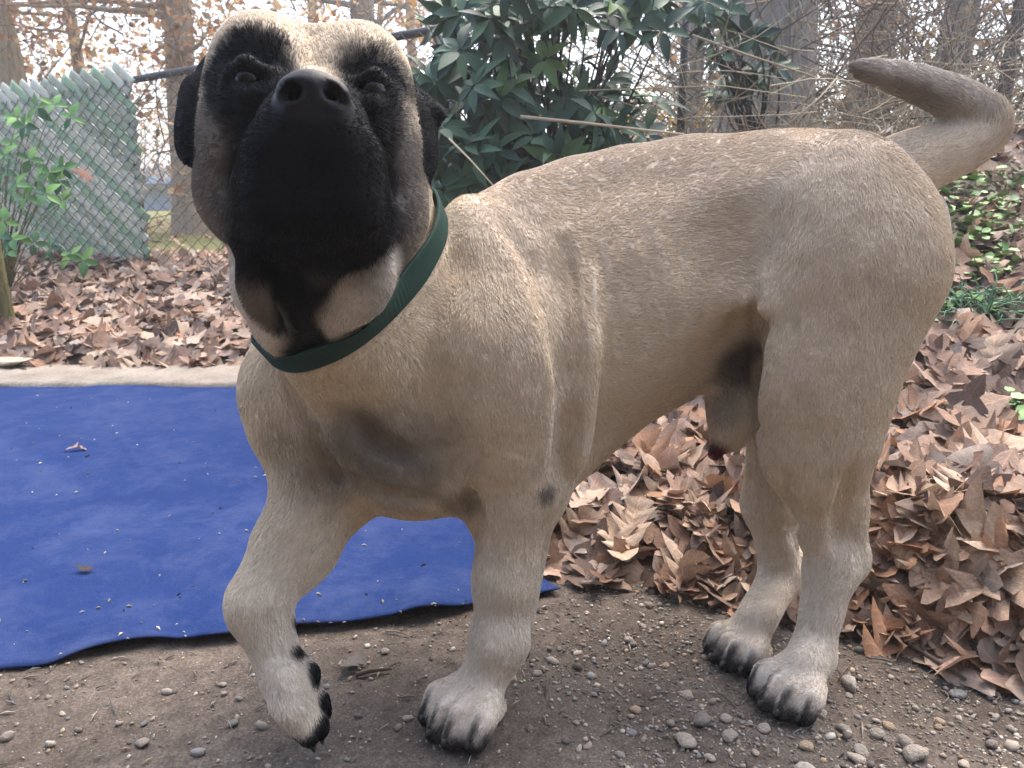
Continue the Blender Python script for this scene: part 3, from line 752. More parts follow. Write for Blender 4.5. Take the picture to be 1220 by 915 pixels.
def scatter(n, xr, yr, dens):
    out = []
    while sum(map(len, out)) < n:
        x = rl_.uniform(*xr, n); y = rl_.uniform(*yr, n); k = rl_.random(n) < dens(x, y); out.append(np.stack([x, y], 1)[k])
    return np.concatenate(out)[:n]
def bank_d(x, y):
    d = y-edge_y(x); f_ = (np.stack([x, y], 1)-FA_)@unit(np.array([-(FB_-FA_)[1], (FB_-FA_)[0]]))
    return np.where((d > -.015) & (f_ < .4), np.clip(1.6/(.4+y), .3, 1)*np.where((x > .3) & (d < .5), 1, .62), 0)
n_l = 14500
xy = np.concatenate([scatter(12500, (-3.0, 3.0), (.9, 5.2), bank_d), scatter(2000, (.3, 1.4), (.9, 1.7), lambda x, y: 1.*((y-edge_y(x) > -.02) & (y-edge_y(x) < .35)))])
pz = ground_z(xy[:, 0], xy[:, 1]); dl = xy[:, 1]-edge_y(xy[:, 0])
lay = rl_.random(n_l); steep = sstep(.35, .6, xy[:, 0])*sstep(.35, .05, dl); pile = np.clip(dl/.15, .1, 1)*(.045+.04*sstep(.4, .7, xy[:, 0])*sstep(.6, .2, dl))
pos = np.stack([xy[:, 0], xy[:, 1], pz+.008+lay*pile], 1)
size = rl_.uniform(.055, .14, n_l)*(1+.2*sstep(-.3, -.8, xy[:, 0])+.12*sstep(.2, .5, xy[:, 0]))*np.where(rl_.random(n_l) < .2, .65, 1); Rm = rotmats(n_l, np.where(rl_.random(n_l) < .16, .8, .27)*(1+.5*steep), rl_)
e_ = .03; gxn = (ground_z(xy[:, 0]+e_, xy[:, 1])-ground_z(xy[:, 0]-e_, xy[:, 1]))/(2*e_); gyn = (ground_z(xy[:, 0], xy[:, 1]+e_)-ground_z(xy[:, 0], xy[:, 1]-e_))/(2*e_)
nz_ = np.stack([-gxn, -gyn-.12, np.ones(n_l)], 1); nz_ /= np.linalg.norm(nz_, axis=1)[:, None]; nx_ = np.stack([nz_[:, 2], 0*gxn, -nz_[:, 0]], 1); nx_ /= np.linalg.norm(nx_, axis=1)[:, None]; ny_ = np.cross(nz_, nx_)
Rm = np.stack([nx_, ny_, nz_], 2)@Rm                                   # leaves lie along the slope
tint = PAL[rl_.integers(0, len(PAL), n_l)]*rl_.uniform(.6, 1.15, (n_l, 1))
px_, py_, zc_ = proj(pos)
hidden = (px_ > 290) & (px_ < 640) & (py_ > 60) & (py_ < 600) | (px_ > 640) & (px_ < 840) & (py_ < 480) | (px_ > 840) & (px_ < 1040) & (py_ < 760)
score = size/zc_*(lay > .55)*in_view(pos, 0)*(~hidden)
top = np.argsort(-score)[:300]; ind = np.zeros(n_l, bool); ind[top] = True
def join_leaves(name, pos, Rm, size, tint, shapes, mat, pick=None, parent=None, jit=.10):
    vs, fs, cs, us, off = [], [], [], [], 0; uvs = LEAFUV if shapes is LEAFV else None
    pick = rl_.integers(0, len(shapes), len(pos)) if pick is None else pick
    for k, (lv, lf_) in enumerate(shapes):
        i = np.where(pick == k)[0]
        if not len(i): continue
        vv = np.einsum('nij,vj->nvi', Rm[i], lv)*size[i][:, None, None]+pos[i][:, None, :]
        vs.append(vv.reshape(-1, 3)); us.append(np.tile(uvs[k] if uvs is not None else np.zeros((len(lv), 3)), (len(i), 1))); fs.append((lf_[None]+(np.arange(len(i))*len(lv))[:, None, None]+off).reshape(-1, lf_.shape[1])); cs.append(np.repeat(tint[i], len(lv), 0)); off += len(i)*len(lv)
    o = mesh_obj(name, np.concatenate(vs), np.concatenate(fs), mat, parent, True, np.concatenate(cs))
    if uvs is not None: leaf_uv(o, np.concatenate(us))
    return o
def leaf_uv(o, uv): a_ = o.data.attributes.new("leafuv", 'FLOAT_VECTOR', 'POINT'); a_.data.foreach_set("vector", np.asarray(uv, np.float32).ravel())
ll = join_leaves("leaf_litter", pos[~ind], Rm[~ind], size[~ind], tint[~ind], LEAFV, M_LEAF, parent=ground); tag(ll, kind="stuff")
protos = []
for k in range(40):
    lv, lf_ = LEAFV[k % 14]; o = mesh_obj("leaf", lv, lf_, M_LEAF, None, True, np.tile(PAL[k % len(PAL)]*(.8+.4*(k*7 % 10)/10), (len(lv), 1)), link=False); leaf_uv(o, LEAFUV[k % 14]); protos.append(o)
for n_, i in enumerate(top):
    o = protos[n_ % 40].copy(); COL.objects.link(o); o.parent = ground
    M4 = Matrix(Rm[i].tolist()).to_4x4(); o.matrix_local = Matrix.Translation(pos[i].tolist())@M4@Matrix.Diagonal((size[i]*1.1,)*3+(1,))
# beyond the fence
n2_ = 1500; xy2 = scatter(n2_, (-7, 6), (3.5, 12), lambda x, y: ((np.stack([x, y], 1)-FA_)@unit(np.array([-(FB_-FA_)[1], (FB_-FA_)[0]])) > .3)*.8*np.where(y > 6, 1, .6))
fl2 = join_leaves("fallen_leaves", np.stack([xy2[:, 0], xy2[:, 1], ground_z(xy2[:, 0], xy2[:, 1])+.015], 1), rotmats(n2_, .3, rl_), rl_.uniform(.08, .15, n2_), PAL[rl_.integers(0, 10, n2_)]*np.array([1.1, 1, .9]), LEAFV, M_LEAF); tag(fl2, kind="stuff")

# ------------------------------------------------------------------ stones and gravel
def rock(seed, sub=1):
    bm = bmesh.new(); bmesh.ops.create_icosphere(bm, subdivisions=sub, radius=1); r = np.random.default_rng(seed)
    v = np.array([x.co[:] for x in bm.verts]); f = np.array([[x.index for x in q.verts] for q in bm.faces]); bm.free()
    for _ in range(4):
        n = unit(r.normal(size=3)); c_ = r.uniform(.45, .8); q = v@n; v = v-np.where(q > c_, (q-c_)*.85, 0)[:, None]*n
    v = v*(1+.35*(vnoise(v+seed, 1.3, seed)-.5))[:, None]*np.array([1, r.uniform(.6, .95), r.uniform(.35, .65)]); return v, f
ROCKS = [rock(i, 1) for i in range(10)]; BIG = [rock(40+i, 2) for i in range(8)]
SP = np.array([[.36, .31, .25], [.31, .27, .22], [.42, .35, .27], [.29, .25, .21], [.23, .20, .17], [.40, .30, .20], [.46, .41, .34], [.27, .265, .24], [.18, .145, .115]])
q = NM("stone", .85, .25); vv = q.coord(); n_ = q.noise(vv, 3, 5, .65)
q.base(q.mix(.7, q.attr("tint"), q.ramp(n_, [(.3, (.6, .58, .56)), (.5, (.95, .95, .95)), (.75, (1.25, 1.2, 1.15))]), 'MULTIPLY')); q.bump(n_, .5, .1); M_STONE = q.m
q = NM("gravel_stone", .9, .2); q.base(q.attr("tint")); M_GRAV = q.m
matR = np.stack([G(345, 462)[:2], G(673, 715)[:2]])
def on_dirt(x, y):
    d = y-edge_y(x); fr = np.interp(x, [G(-200, 818)[0], G(673, 715)[0], G(676, 713)[0], 9], [G(-200, 818)[1], G(673, 715)[1], 3, 3])
    rr = x-np.interp(y, [matR[1, 1], matR[0, 1]], [matR[1, 0], matR[0, 0]])
    ok = (d < .05) & ((y < fr-.012) | ((rr > .02) & (y > matR[1, 1]-.05)))
    return ok
def gdens(x, y): return on_dirt(x, y)*(.16+.84*sstep(-.05, .35, x+.5*(y-.9)+.3*(vnoise(np.stack([x, y, x*0], 1), 6, 5)-.5)))
ng = 12000; xg = scatter(ng, (-.9, 1.1), (.62, 1.7), gdens); sg = .0018*np.exp(rl_.normal(0, .55, ng))
gp = np.stack([xg[:, 0], xg[:, 1], ground_z(xg[:, 0], xg[:, 1])+sg*.25], 1)
rt = rotmats(ng, .3, rl_)
gv_ = join_leaves("gravel", gp, rt, sg, SP[rl_.integers(0, 9, ng)]*rl_.uniform(.5, 1.25, (ng, 1)), ROCKS, M_GRAV, parent=ground); tag(gv_, kind="stuff")
sprot = []
for k in range(36):
    lv, lf_ = BIG[k % 8]; sprot.append(mesh_obj("stone", lv, lf_, M_STONE, None, k % 3 == 0, np.tile(SP[k % 8]*(.85+.4*(k*3 % 7)/7), (len(lv), 1)), link=False))
spots = [(236, 899, 15), (1012, 818, 22), (835, 860, 20), (815, 885, 24), (870, 880, 18), (1090, 905, 24), (1140, 830, 16), (910, 868, 14), (1045, 875, 15), (1078, 888, 18), (640, 803, 11), (757, 846, 12), (265, 817, 9), (458, 777, 11), (630, 868, 10), (980, 850, 12), (820, 828, 14), (960, 890, 16), (1020, 905, 18), (865, 858, 12), (800, 862, 10), (1005, 868, 14), (845, 905, 12), (900, 900, 10), (700, 890, 11), (738, 900, 12), (690, 893, 10), (60, 890, 10), (75, 853, 7), (10, 880, 13), (172, 865, 8), (280, 865, 12), (285, 835, 8), (208, 825, 9), (1180, 890, 14), (1205, 870, 9), (1120, 860, 10)]
for (a_, b_, s_) in spots:
    g_ = G(a_, b_); r_ = s_/F*np.linalg.norm(g_-np.array([0, 0, CAMZ]))*.55
    o = sprot[rl_.integers(0, 36)].copy(); COL.objects.link(o); o.parent = ground
    o.location = (g_[0], g_[1], float(ground_z(g_[0:1], g_[1:2])[0])+r_*.28); o.rotation_euler = (rl_.uniform(-.2, .2), rl_.uniform(-.2, .2), rl_.uniform(0, 6.28)); o.scale = (r_, r_, r_)
ns_ = 100; xs_ = scatter(ns_, (-.8, 1.0), (.64, 1.45), gdens)
for (x_, y_) in xs_:
    r_ = .0052*math.exp(rl_.normal(0, .38)); o = sprot[rl_.integers(0, 36)].copy(); COL.objects.link(o); o.parent = ground
    o.location = (x_, y_, float(ground_z(np.array([x_]), np.array([y_]))[0])+r_*.3); o.rotation_euler = (rl_.uniform(-.3, .3), rl_.uniform(-.3, .3), rl_.uniform(0, 6.28)); o.scale = (r_, r_, r_)
# crumbs of bark and twig on the bare earth
cb = MB()
for x_, y_ in scatter(520, (-.9, 1.0), (.62, 1.5), lambda x, y: on_dirt(x, y)*.9):
    z_ = float(ground_z(np.array([x_]), np.array([y_]))[0]); a_ = rl_.uniform(0, 3.14); l_ = rl_.uniform(.003, .012)*(2.2 if rl_.random() < .1 else 1); d_ = np.array([math.cos(a_), math.sin(a_), rl_.uniform(-.1, .2)])*l_
    cb.tube([np.array([x_, y_, z_+.002])-d_, np.array([x_, y_, z_+.003])+np.array([0, 0, .1*l_]), np.array([x_, y_, z_+.0025])+d_], [.0006, rl_.uniform(.0008, .002), .0006], 4, SP[rl_.integers(0, 9)]*rl_.uniform(.3, 1.0))
tag(cb.build("bark_crumbs", M_GRAV, ground, True, True), kind="stuff")

# ------------------------------------------------------------------ blue mat
cn = [G(-330, 834), G(673, 715), G(345, 462), G(-420, 466)]
nu, nv = 170, 130; U, Vv = np.meshgrid(np.linspace(0, 1, nu), np.linspace(0, 1, nv), indexing='ij')
Vp = Vv**1.0
mp = (cn[0][:2]*((1-U)*(1-Vp))[..., None]+cn[1][:2]*(U*(1-Vp))[..., None]+cn[2][:2]*(U*Vp)[..., None]+cn[3][:2]*((1-U)*Vp)[..., None])
p3 = np.concatenate([mp.reshape(-1, 2), np.zeros((nu*nv, 1))], 1)
ew = np.exp(-Vv.ravel()*16); er = np.exp(-(1-U.ravel())*22)
p3[:, 1] += ew*((vnoise(p3, 7, 50)-.5)*.035+(vnoise(p3, 22, 51)-.5)*.012)
p3[:, 0] += er*(vnoise(p3, 9, 53)-.5)*.02
eb = np.exp(-(1-Vv.ravel())*14); p3[:, 1] += eb*((vnoise(p3, 6, 54)-.5)*.06)
zr = .0055+.006*fbm(p3, 3.0, 3, 52)+ew*.014*np.clip(vnoise(p3, 8, 57)-.42, 0, 1)*2+ew*.02*np.exp(-((p3[:, 0]+.14)/.05)**2)+eb*.012*vnoise(p3, 7, 55)
for a0_, b0_, c0_ in ((.35, 1.9, .9), (-.6, 2.1, .4), (.1, 1.45, -.3), (1.2, 1.7, .2)): zr += .0045*np.exp(-(((p3[:, 0]+.8)*a0_+(p3[:, 1]-b0_)+.04*np.sin(p3[:, 0]*6+c0_))/.022)**2)*sstep(.3, .7, vnoise(p3, 2.5, int(60+b0_*10)))
zr += .004*np.exp(-((p3[:, 0]+.55+.25*(p3[:, 1]-1.4))/.03)**2)
topv = p3.copy(); topv[:, 2] = zr; I = np.arange(nu*nv).reshape(nu, nv)
fq = np.stack([I[:-1, :-1], I[1:, :-1], I[1:, 1:], I[:-1, 1:]], -1).reshape(-1, 4)
rim = np.concatenate([I[:, 0], I[-1, 1:], I[-2::-1, -1], I[0, -2:0:-1]])
sk = topv[rim].copy(); sk[:, 2] -= .0022; base_i = len(topv); rr_ = np.arange(len(rim))
side = np.stack([rim, base_i+rr_, base_i+(rr_+1) % len(rim), np.roll(rim, -1)], 1)
q = NM("blue_felt", .95, .1); vv = q.coord(); nf = q.noise(vv, 420, 3, .7); nb = q.noise(vv, 3.2, 8, .75, .1); nm_ = q.noise(vv, 26, 5, .7)
cb_ = q.mix(.75, (.015, .036, .128), q.ramp(nb, [(.3, (.80, .80, .86)), (.5, (1, 1, 1)), (.72, (1.3, 1.2, 1.05))]), 'MULTIPLY')
cb_ = q.mix(.6, cb_, q.ramp(nf, [(.3, (.55, .55, .6)), (.7, (1.45, 1.4, 1.3))]), 'MULTIPLY')
dust = q.ramp(q.noise(vv, 4.5, 9, .8, .2), [(.46, (0, 0, 0)), (.72, (.20, .20, .20))]); cb_ = q.mix(dust, cb_, (.20, .22, .34))
wv1 = q.new('TexWave'); wv1.wave_type = 'BANDS'; wv1.bands_direction = 'DIAGONAL'; wv1.inputs['Scale'].default_value = 150; wv1.inputs['Distortion'].default_value = 1.5; q.l.new(vv, wv1.inputs['Vector'])
cb_ = q.mix(.35, cb_, q.ramp(wv1.outputs['Fac'], [(.2, (.7, .7, .74)), (.8, (1.2, 1.2, 1.15))]), 'MULTIPLY')
scf = q.ramp(q.noise(q.coord((1, 5, 1), rot=(0, 0, .5)), 7, 8, .8), [(.60, (0, 0, 0)), (.74, (.22, .22, .22))]); cb_ = q.mix(scf, cb_, (.17, .18, .28))
q.base(cb_); b0q = q.bump(nm_, .5, .006); q.bump(nf, .6, .002, b0q); q.b.inputs["Sheen Weight"].default_value = .0; q.b.inputs["Sheen Roughness"].default_value = .5; q.b.inputs["Sheen Tint"].default_value = (.5, .6, 1, 1)
mat_base = np.array([-.9, 1.6, 0.])
rug = empty("blue_mat", mat_base); tag(rug, "large blue felt mat lying flat on the dirt, dotted with crumbs", "mat")
mesh_obj("felt_sheet", np.concatenate([topv, sk])-mat_base, np.concatenate([fq, side]), q.m, rug)
q = NM("black_backing", .9, .2); q.base((.012, .012, .014))
bv = topv.copy(); bv[:, 2] -= .0030; bv[:, 1] += ew*.003
mesh_obj("backing", bv-mat_base, fq[:, ::-1], q.m, rug)
def mat_z(x, y):
    i = np.argmin((topv[:, 0]-x)**2+(topv[:, 1]-y)**2); return topv[i, 2]
cb = MB()
for _ in range(250):
    u_, v_ = rl_.random(), rl_.random()**1.6; i = I[int(u_*(nu-1)), int(v_*(nv-1))]; c0 = topv[i]+np.array([rl_.uniform(-.008, .008), rl_.uniform(-.008, .008), .0012]); l_ = rl_.uniform(.0012, .0035)
    a_ = rl_.uniform(0, 3.14); d_ = np.array([math.cos(a_), math.sin(a_), 0])*l_*rl_.uniform(1, 2.2)
    cb.tube([c0-d_, c0+np.array([0, 0, l_*.4]), c0+d_], [l_*.2, l_*.7, l_*.2], 4, np.array([.45, .42, .36])*rl_.uniform(.25, 1.15) if rl_.random() < .8 else (.03, .025, .02))
tag(cb.build("crumbs_on_mat", M_GRAV, None, True, True), kind="stuff")
def single_leaf(name, px, py, sz, rot, tint_, label, cat, shape=3, flat=.6):
    g_ = G(px, py); z_ = mat_z(g_[0], g_[1])+.004 if not on_dirt(g_[:1], g_[1:2])[0] else float(ground_z(g_[:1], g_[1:2])[0])+.006
    lv, lf_ = LEAFV[shape]; o = mesh_obj(name, lv*np.array([1, 1, flat]), lf_, M_LEAF, None, True, np.tile(tint_, (len(lv), 1))); leaf_uv(o, LEAFUV[shape]); o.location = (g_[0], g_[1], z_+.004); o.scale = (sz,)*3; o.rotation_euler = (.1, .15, rot)
    tag(o, label, cat); return o
single_leaf("fallen_leaf", 92, 541, .05, .3, (.33, .22, .18), "small curled pinkish brown leaf lying alone on the blue mat", "leaf", 3)
single_leaf("fallen_leaf", 102, 686, .035, -.2, (.05, .035, .03), "tiny dark curled leaf on the blue mat near its front edge", "leaf", 6, 1.2)
single_leaf("fallen_leaf", 418, 795, .055, 1.2, (.13, .115, .10), "crumpled grey leaf on the dirt between the two front paws", "leaf", 5)
def stick(name, pts, r, label, cat, col=(.10, .075, .055)):
    b = MB(); b.tube(pts, r, 6, col); return tag(b.build(name, M_GRAV, None, True, True), label, cat)
def gg(px, py, dz): g_ = G(px, py); g_[2] = float(ground_z(g_[:1], g_[1:2])[0])+dz; return g_
stick("twig", [gg(424, 806, .004), gg(440, 804, .007), gg(466, 800, .005)], [.003, .0035, .002], "short brown twig on the dirt beside the crumpled grey leaf", "twig")
stick("twig", [gg(1060, 765, .012), gg(1090, 785, .018), gg(1150, 815, .008)], [.003, .0035, .002], "thin grey twig on the gravel at the foot of the leaf bank", "twig", (.14, .11, .09))

# kerb strip behind the mat
k0, k1 = G(-500, 464)[1], G(-500, 446)[1]
bm = bmesh.new(); nxk = 90
kx = np.linspace(-3.6, -.55, nxk); rows = [(k0-.02, 0.), (k0-.015, .022), (k0, .03), ((k0+k1)/2, .033), (k1+.03, .03), (k1+.05, 0.)]
kv = np.array([[x, y+.012*(hash3(np.array([i]), np.array([j]), np.array([0]), 5)[0]-.5), max(z+.006*(hash3(np.array([i]), np.array([j]), np.array([1]), 6)[0]-.5), 0)] for i, x in enumerate(kx) for j, (y, z) in enumerate(rows)])
kf = [[i*6+j, (i+1)*6+j, (i+1)*6+j+1, i*6+j+1] for i in range(nxk-1) for j in range(5)]; bm.free()
q = NM("old_concrete", .95, .15); vv = q.coord(); n1_ = q.noise(vv, 6, 6, .7); n2q = q.noise(vv, 90, 4, .7)
q.base(q.mix(.6, q.ramp(n1_, [(.3, (.22, .185, .145)), (.7, (.36, .31, .25))]), q.ramp(n2q, [(.3, (.6, .6, .6)), (.7, (1.3, 1.3, 1.3))]), 'MULTIPLY')); q.bump(n2q, .6, .004)
kb = mesh_obj("kerb", kv, np.array(kf), q.m); tag(kb, kind="structure")
st_b = MB(); v_, f_ = rock(77, 2); v_ = np.clip(v_*1.3, -1, 1); c_ = G(16, 446); st_b.add(v_*np.array([.075, .05, .035])+np.array([c_[0], c_[1], .05]), f_.tolist(), (.42, .37, .28))
tag(st_b.build("stone_block", M_STONE, None, False, True), "pale rough stone block sitting on the concrete kerb strip by the leaves", "stone")
# ------------------------------------------------------------------ chain link fence
fdir = unit(FB_-FA_); FL = np.linalg.norm(FB_-FA_); fn_ = np.array([fdir[1], -fdir[0]])   # fn_ points to the lens
def fence_pt(u, v, off=0.0):
    """u metres along the fence, v 0 (ground) .. 1 (rail)"""
    b = FA_+fdir*u+fn_*off; t = u/FL
    zb = .215+.54*t; zt = 1.235+.22*t
    return np.array([b[0], b[1], zb+(zt-zb)*v])
def bar_z(u, z, off=0.0): b = FA_+fdir*u+fn_*off; return np.array([b[0], b[1], z])
def zlim(u): return fence_pt(u, 0)[2]-.05, fence_pt(u, 1)[2]
def u_at(px):        # fence coordinate seen at picture column px
    us = np.linspace(-1.5, FL, 400); pp = np.array([fence_pt(u, .5) for u in us]); return float(np.interp(px, proj(pp)[0], us))
fence = empty("chain_link_fence", (*FA_, .26)); tag(fence, "dark railed chain link fence with grey and green slats woven into one end", "fence")
fb = np.array([*FA_, .26])
q = NM("rusty_wire", .6, .4); vv = q.coord(); q.base(q.ramp(q.noise(vv, 30, 3), [(.3, (.06, .05, .045)), (.7, (.15, .135, .12))])); q.b.inputs["Metallic"].default_value = .3; M_WIRE = q.m
q = NM("dark_rail", .55, .4); vv = q.coord(); q.base(q.ramp(q.noise(vv, 12, 5), [(.35, (.030, .026, .026)), (.7, (.075, .062, .058))])); M_RAIL = q.m
SL = .74; step = .078
U0, U1 = -1.2, u_at(838)
wires = MB()
def clip_line(c, sgn, ua, ub, ext=0.0):
    us = np.linspace(ua, ub, 400); zs = c+sgn*SL*us; lo = np.array([zlim(u)[0] for u in (ua, ub)]); hi = np.array([zlim(u)[1] for u in (ua, ub)])
    l_ = np.interp(us, [ua, ub], lo); h_ = np.interp(us, [ua, ub], hi)+ext; k = (zs > l_) & (zs < h_)
    if k.sum() < 3: return None
    return us[k][0], us[k][-1]
zmin, zmax = -4, 6
for sgn in (1, -1):
    c = zmin
    while c < zmax:
        r_ = clip_line(c, sgn, U0, U1)
        if r_:
            ua, ub = r_; n = max(3, int((ub-ua)/.026)); us = np.linspace(ua, ub, n)
            wires.tube([bar_z(u, c+sgn*SL*u, .010+.004*math.cos(math.pi*k+(0 if sgn > 0 else math.pi)))-fb for k, u in enumerate(us)], .0022, 4, cap=False)
        c += step*.92
wires.build("wire_mesh", M_WIRE, fence)
rail = MB(); rail.tube([fence_pt(u, 1.0, -.022)-fb+np.array([0, 0, .004*math.sin(u*2)]) for u in np.linspace(U0, U1, 30)], .019, 10); rail.build("top_rail", M_RAIL, fence)
ua, ub = u_at(12), u_at(158)
for u in (u_at(161), u_at(812), U0+.05):
    p = MB(); p.tube([fence_pt(u, -.25, -.015)-fb, fence_pt(u, .5, -.015)-fb, fence_pt(u, 1.0, -.015)-fb], .016, 10); p.build("post", M_RAIL, fence)
# slats, one by one
def slat_mat(name, base_, dirt_, amt):
    q = NM(name, .45, .4); vv = q.coord(); n_ = q.noise(vv, 5, 5, .7, .5); q.base(q.mix(q.ramp(n_, [(.55-amt, (0, 0, 0)), (.80-amt, (.75, .75, .75))]), base_, dirt_)); return translucent(q, .2)
SM = [slat_mat("slat_grey", (.64, .64, .52), (.36, .42, .26), .05), slat_mat("slat_grey_mossy", (.46, .48, .38), (.26, .34, .18), .16), slat_mat("slat_green", (.34, .48, .30), (.46, .54, .40), .04), slat_mat("slat_white", (.74, .73, .62), (.50, .54, .40), .0)]
c = zmin; ks = 0
while c < zmax:
    r_ = clip_line(c, -1, ua-.25, ub+.10, .035)
    if r_ and r_[1]-r_[0] > .06:
        a_, b_ = r_; b_ = min(b_+rl_.uniform(-.05, .02), ub+.09); a_ -= rl_.uniform(0, .03)
        n = max(3, int((b_-a_)/.0243)+2); hw = .0275; phs = rl_.uniform(0, 6.28); vs = []; us = np.linspace(a_, b_, n)
        dirn = unit(np.array([1, -SL])); nn = np.array([SL, 1])/math.hypot(SL, 1)
        for k, u in enumerate(us):
            zc = c-SL*u+.0385; bow = .003*math.cos(math.pi*k*.5+phs); hw = .0275+.0018*math.cos(math.pi*k*.5+phs+1.2)
            for (s1, th) in ((-1, -.001), (-.5, .0035), (.5, .0035), (1, -.001)):
                vs.append(bar_z(u+nn[0]*hw*s1, zc+nn[1]*hw*s1, .001+th+bow)-fb)
        f_ = [[k*4+j, k*4+j+1, (k+1)*4+j+1, (k+1)*4+j] for k in range(n-1) for j in range(3)]
        nb_ = len(vs); vs += [np.array(v)-np.array([fn_[0], fn_[1], 0])*.003 for v in vs]
        f_ += [[q_+nb_ for q_ in g][::-1] for g in f_]
        f_ += [[k*4, (k+1)*4, nb_+(k+1)*4, nb_+k*4] for k in range(n-1)]+[[k*4+3, nb_+k*4+3, nb_+(k+1)*4+3, (k+1)*4+3] for k in range(n-1)]+[[0, nb_, nb_+1, 1], [1, nb_+1, nb_+2, 2], [2, nb_+2, nb_+3, 3], [(n-1)*4, (n-1)*4+1, nb_+(n-1)*4+1, nb_+(n-1)*4], [(n-1)*4+1, (n-1)*4+2, nb_+(n-1)*4+2, nb_+(n-1)*4+1], [(n-1)*4+2, (n-1)*4+3, nb_+(n-1)*4+3, nb_+(n-1)*4+2]]
        kind_ = 2 if ks % 8 in (1, 4) else [0, 1, 3, 0, 1][rl_.integers(0, 5)]
        mesh_obj("slat", vs, f_, SM[kind_], fence, True); ks += 1
    c += step*.92

# ------------------------------------------------------------------ trees
def bark(name, c1, c2, sc=1.0):
    q = NM(name, .95, .1); vv = q.coord((9*sc, 9*sc, 1.6*sc)); n_ = q.noise(vv, 3.0, 6, .7, .8); v2_ = q.coord(); n3 = q.noise(v2_, 1.3, 3)
    q.base(q.mix(.5, q.ramp(n_, [(.32, c1), (.62, c2)]), q.ramp(n3, [(.3, (.75, .78, .72)), (.7, (1.2, 1.15, 1.1))]), 'MULTIPLY')); q.bump(n_, 1.0, .05); return q.m
B_TAN = bark("tan_bark", (.26, .19, .12), (.52, .40, .27)); B_GREY = bark("grey_bark", (.24, .205, .175), (.46, .41, .355)); B_DARK = bark("dark_bark", (.05, .045, .045), (.14, .12, .115)); B_MOSS = bark("mossy_bark", (.10, .095, .03), (.27, .24, .10)); B_PALE = bark("pale_bark", (.34, .26, .19), (.56, .45, .34))
q = NM("tree_leaf", .7, .2); q.base(q.attr("tint")); M_TLEAF = translucent(q, .5)
LQ = (np.array([[-.5, 0, 0], [-.1, .28, .06], [.5, 0, .0], [-.1, -.28, .06]]), np.array([[0, 1, 2, 3]]))
rt_ = np.random.default_rng(5)
def twig_path(a, d, L, n=5, wob=.25):
    pts = [np.array(a, float)]; d = unit(d)
    for i in range(n): d = unit(d+rt_.normal(0, wob, 3)*np.array([1, 1, .6])); pts.append(pts[-1]+d*L/n)
    return np.array(pts)
WARM = np.array([[.36, .17, .075], [.30, .14, .07], [.40, .22, .11], [.26, .15, .09], [.44, .30, .15]])
TAN = np.array([[.34, .27, .18], [.27, .23, .155], [.42, .33, .21], [.24, .21, .135], [.34, .22, .13]])*np.array([1.2, 1.02, .85])
GOLD = np.array([[.50, .32, .08], [.42, .30, .10], [.34, .33, .09], [.48, .26, .08]])
def tree(px, Y, r, H_, mat, label, leaves=0, pal=WARM, lean=0.0, limb_z=(1.2, 3.2), spread=1.2, nl=7, group=None, ls=(.06, .10), name="tree"):
    b0 = P(px, 200, Y); b0[2] = float(ground_z(b0[:1], b0[1:2])[0])-.1
    root = empty(name, b0); tag(root, label, "tree", group)
    n = 16; hs = np.linspace(0, H_, n); ang = np.arange(18)*2*math.pi/18; vs = []
    ox = np.cumsum(rt_.normal(0, .012*Y/6, n)); oy = np.cumsum(rt_.normal(0, .012*Y/6, n)); ax_ = []
    for i, h in enumerate(hs):
        rr = r*(1-.35*h/H_)*(1+.45*math.exp(-h/.25)); c0 = np.array([ox[i]+lean*h, oy[i], h]); ax_.append(c0)
        pr = np.stack([np.cos(ang), np.sin(ang), np.full(18, h*1.2)], 1)
        rv = rr*(1+.16*(vnoise(pr+px, 2.5, 3)-.5)); vs.append(np.stack([c0[0]+rv*np.cos(ang), c0[1]+rv*np.sin(ang), np.full(18, h)], 1))
    f_ = [[i*18+j, i*18+(j+1) % 18, (i+1)*18+(j+1) % 18, (i+1)*18+j] for i in range(n-1) for j in range(18)]
    mesh_obj("trunk", np.concatenate(vs), f_, mat, root)
    br = MB(); tips = []
    for k in range(nl):
        h = rt_.uniform(*limb_z); i = min(int(h/H_*(n-1)), n-1); a_ = rt_.uniform(0, 6.28); d = np.array([math.cos(a_), math.sin(a_), rt_.uniform(-.1, .5)])
        p_ = twig_path(ax_[i]*np.array([1, 1, 0])+np.array([0, 0, h]), d, spread*rt_.uniform(.7, 1.3), 6, .22); br.tube(p_, np.linspace(r*.22+.006, .004, 7), 6)
        for _ in range(4):
            j = rt_.integers(2, 7); t_ = twig_path(p_[j], rt_.normal(0, 1, 3)*np.array([1, 1, .5]), spread*.45, 4, .3); br.tube(t_, np.linspace(.006, .002, 5), 4); tips += list(t_[1:])
        tips += list(p_[3:])
    if nl: br.build("limbs", mat, root)
    if leaves:
        tips = np.array(tips); i = rt_.integers(0, len(tips), leaves); pos_ = tips[i]+rt_.normal(0, .09, (leaves, 3))
        o = join_leaves("crown", pos_, rotmats(leaves, 1.0, rt_), rt_.uniform(*ls, leaves), pal[rt_.integers(0, len(pal), leaves)]*rt_.uniform(.7, 1.25, (leaves, 1)), [LQ], M_TLEAF, np.zeros(leaves, int), root)
    return root
def rp(w, Y): return w/F*Y*.5
tree(-16, 3.3, rp(15, 3.3), 3.2, B_MOSS, "slim mossy olive stem at the edge of the picture beside the slatted fence", 0, nl=0, name="young_tree")
tree(31, 7.0, rp(46, 7.0), 6, B_TAN, "thick tan oak trunk just right of the slim mossy stem, behind the slats", 500, lean=-.02, limb_z=(2.6, 4))
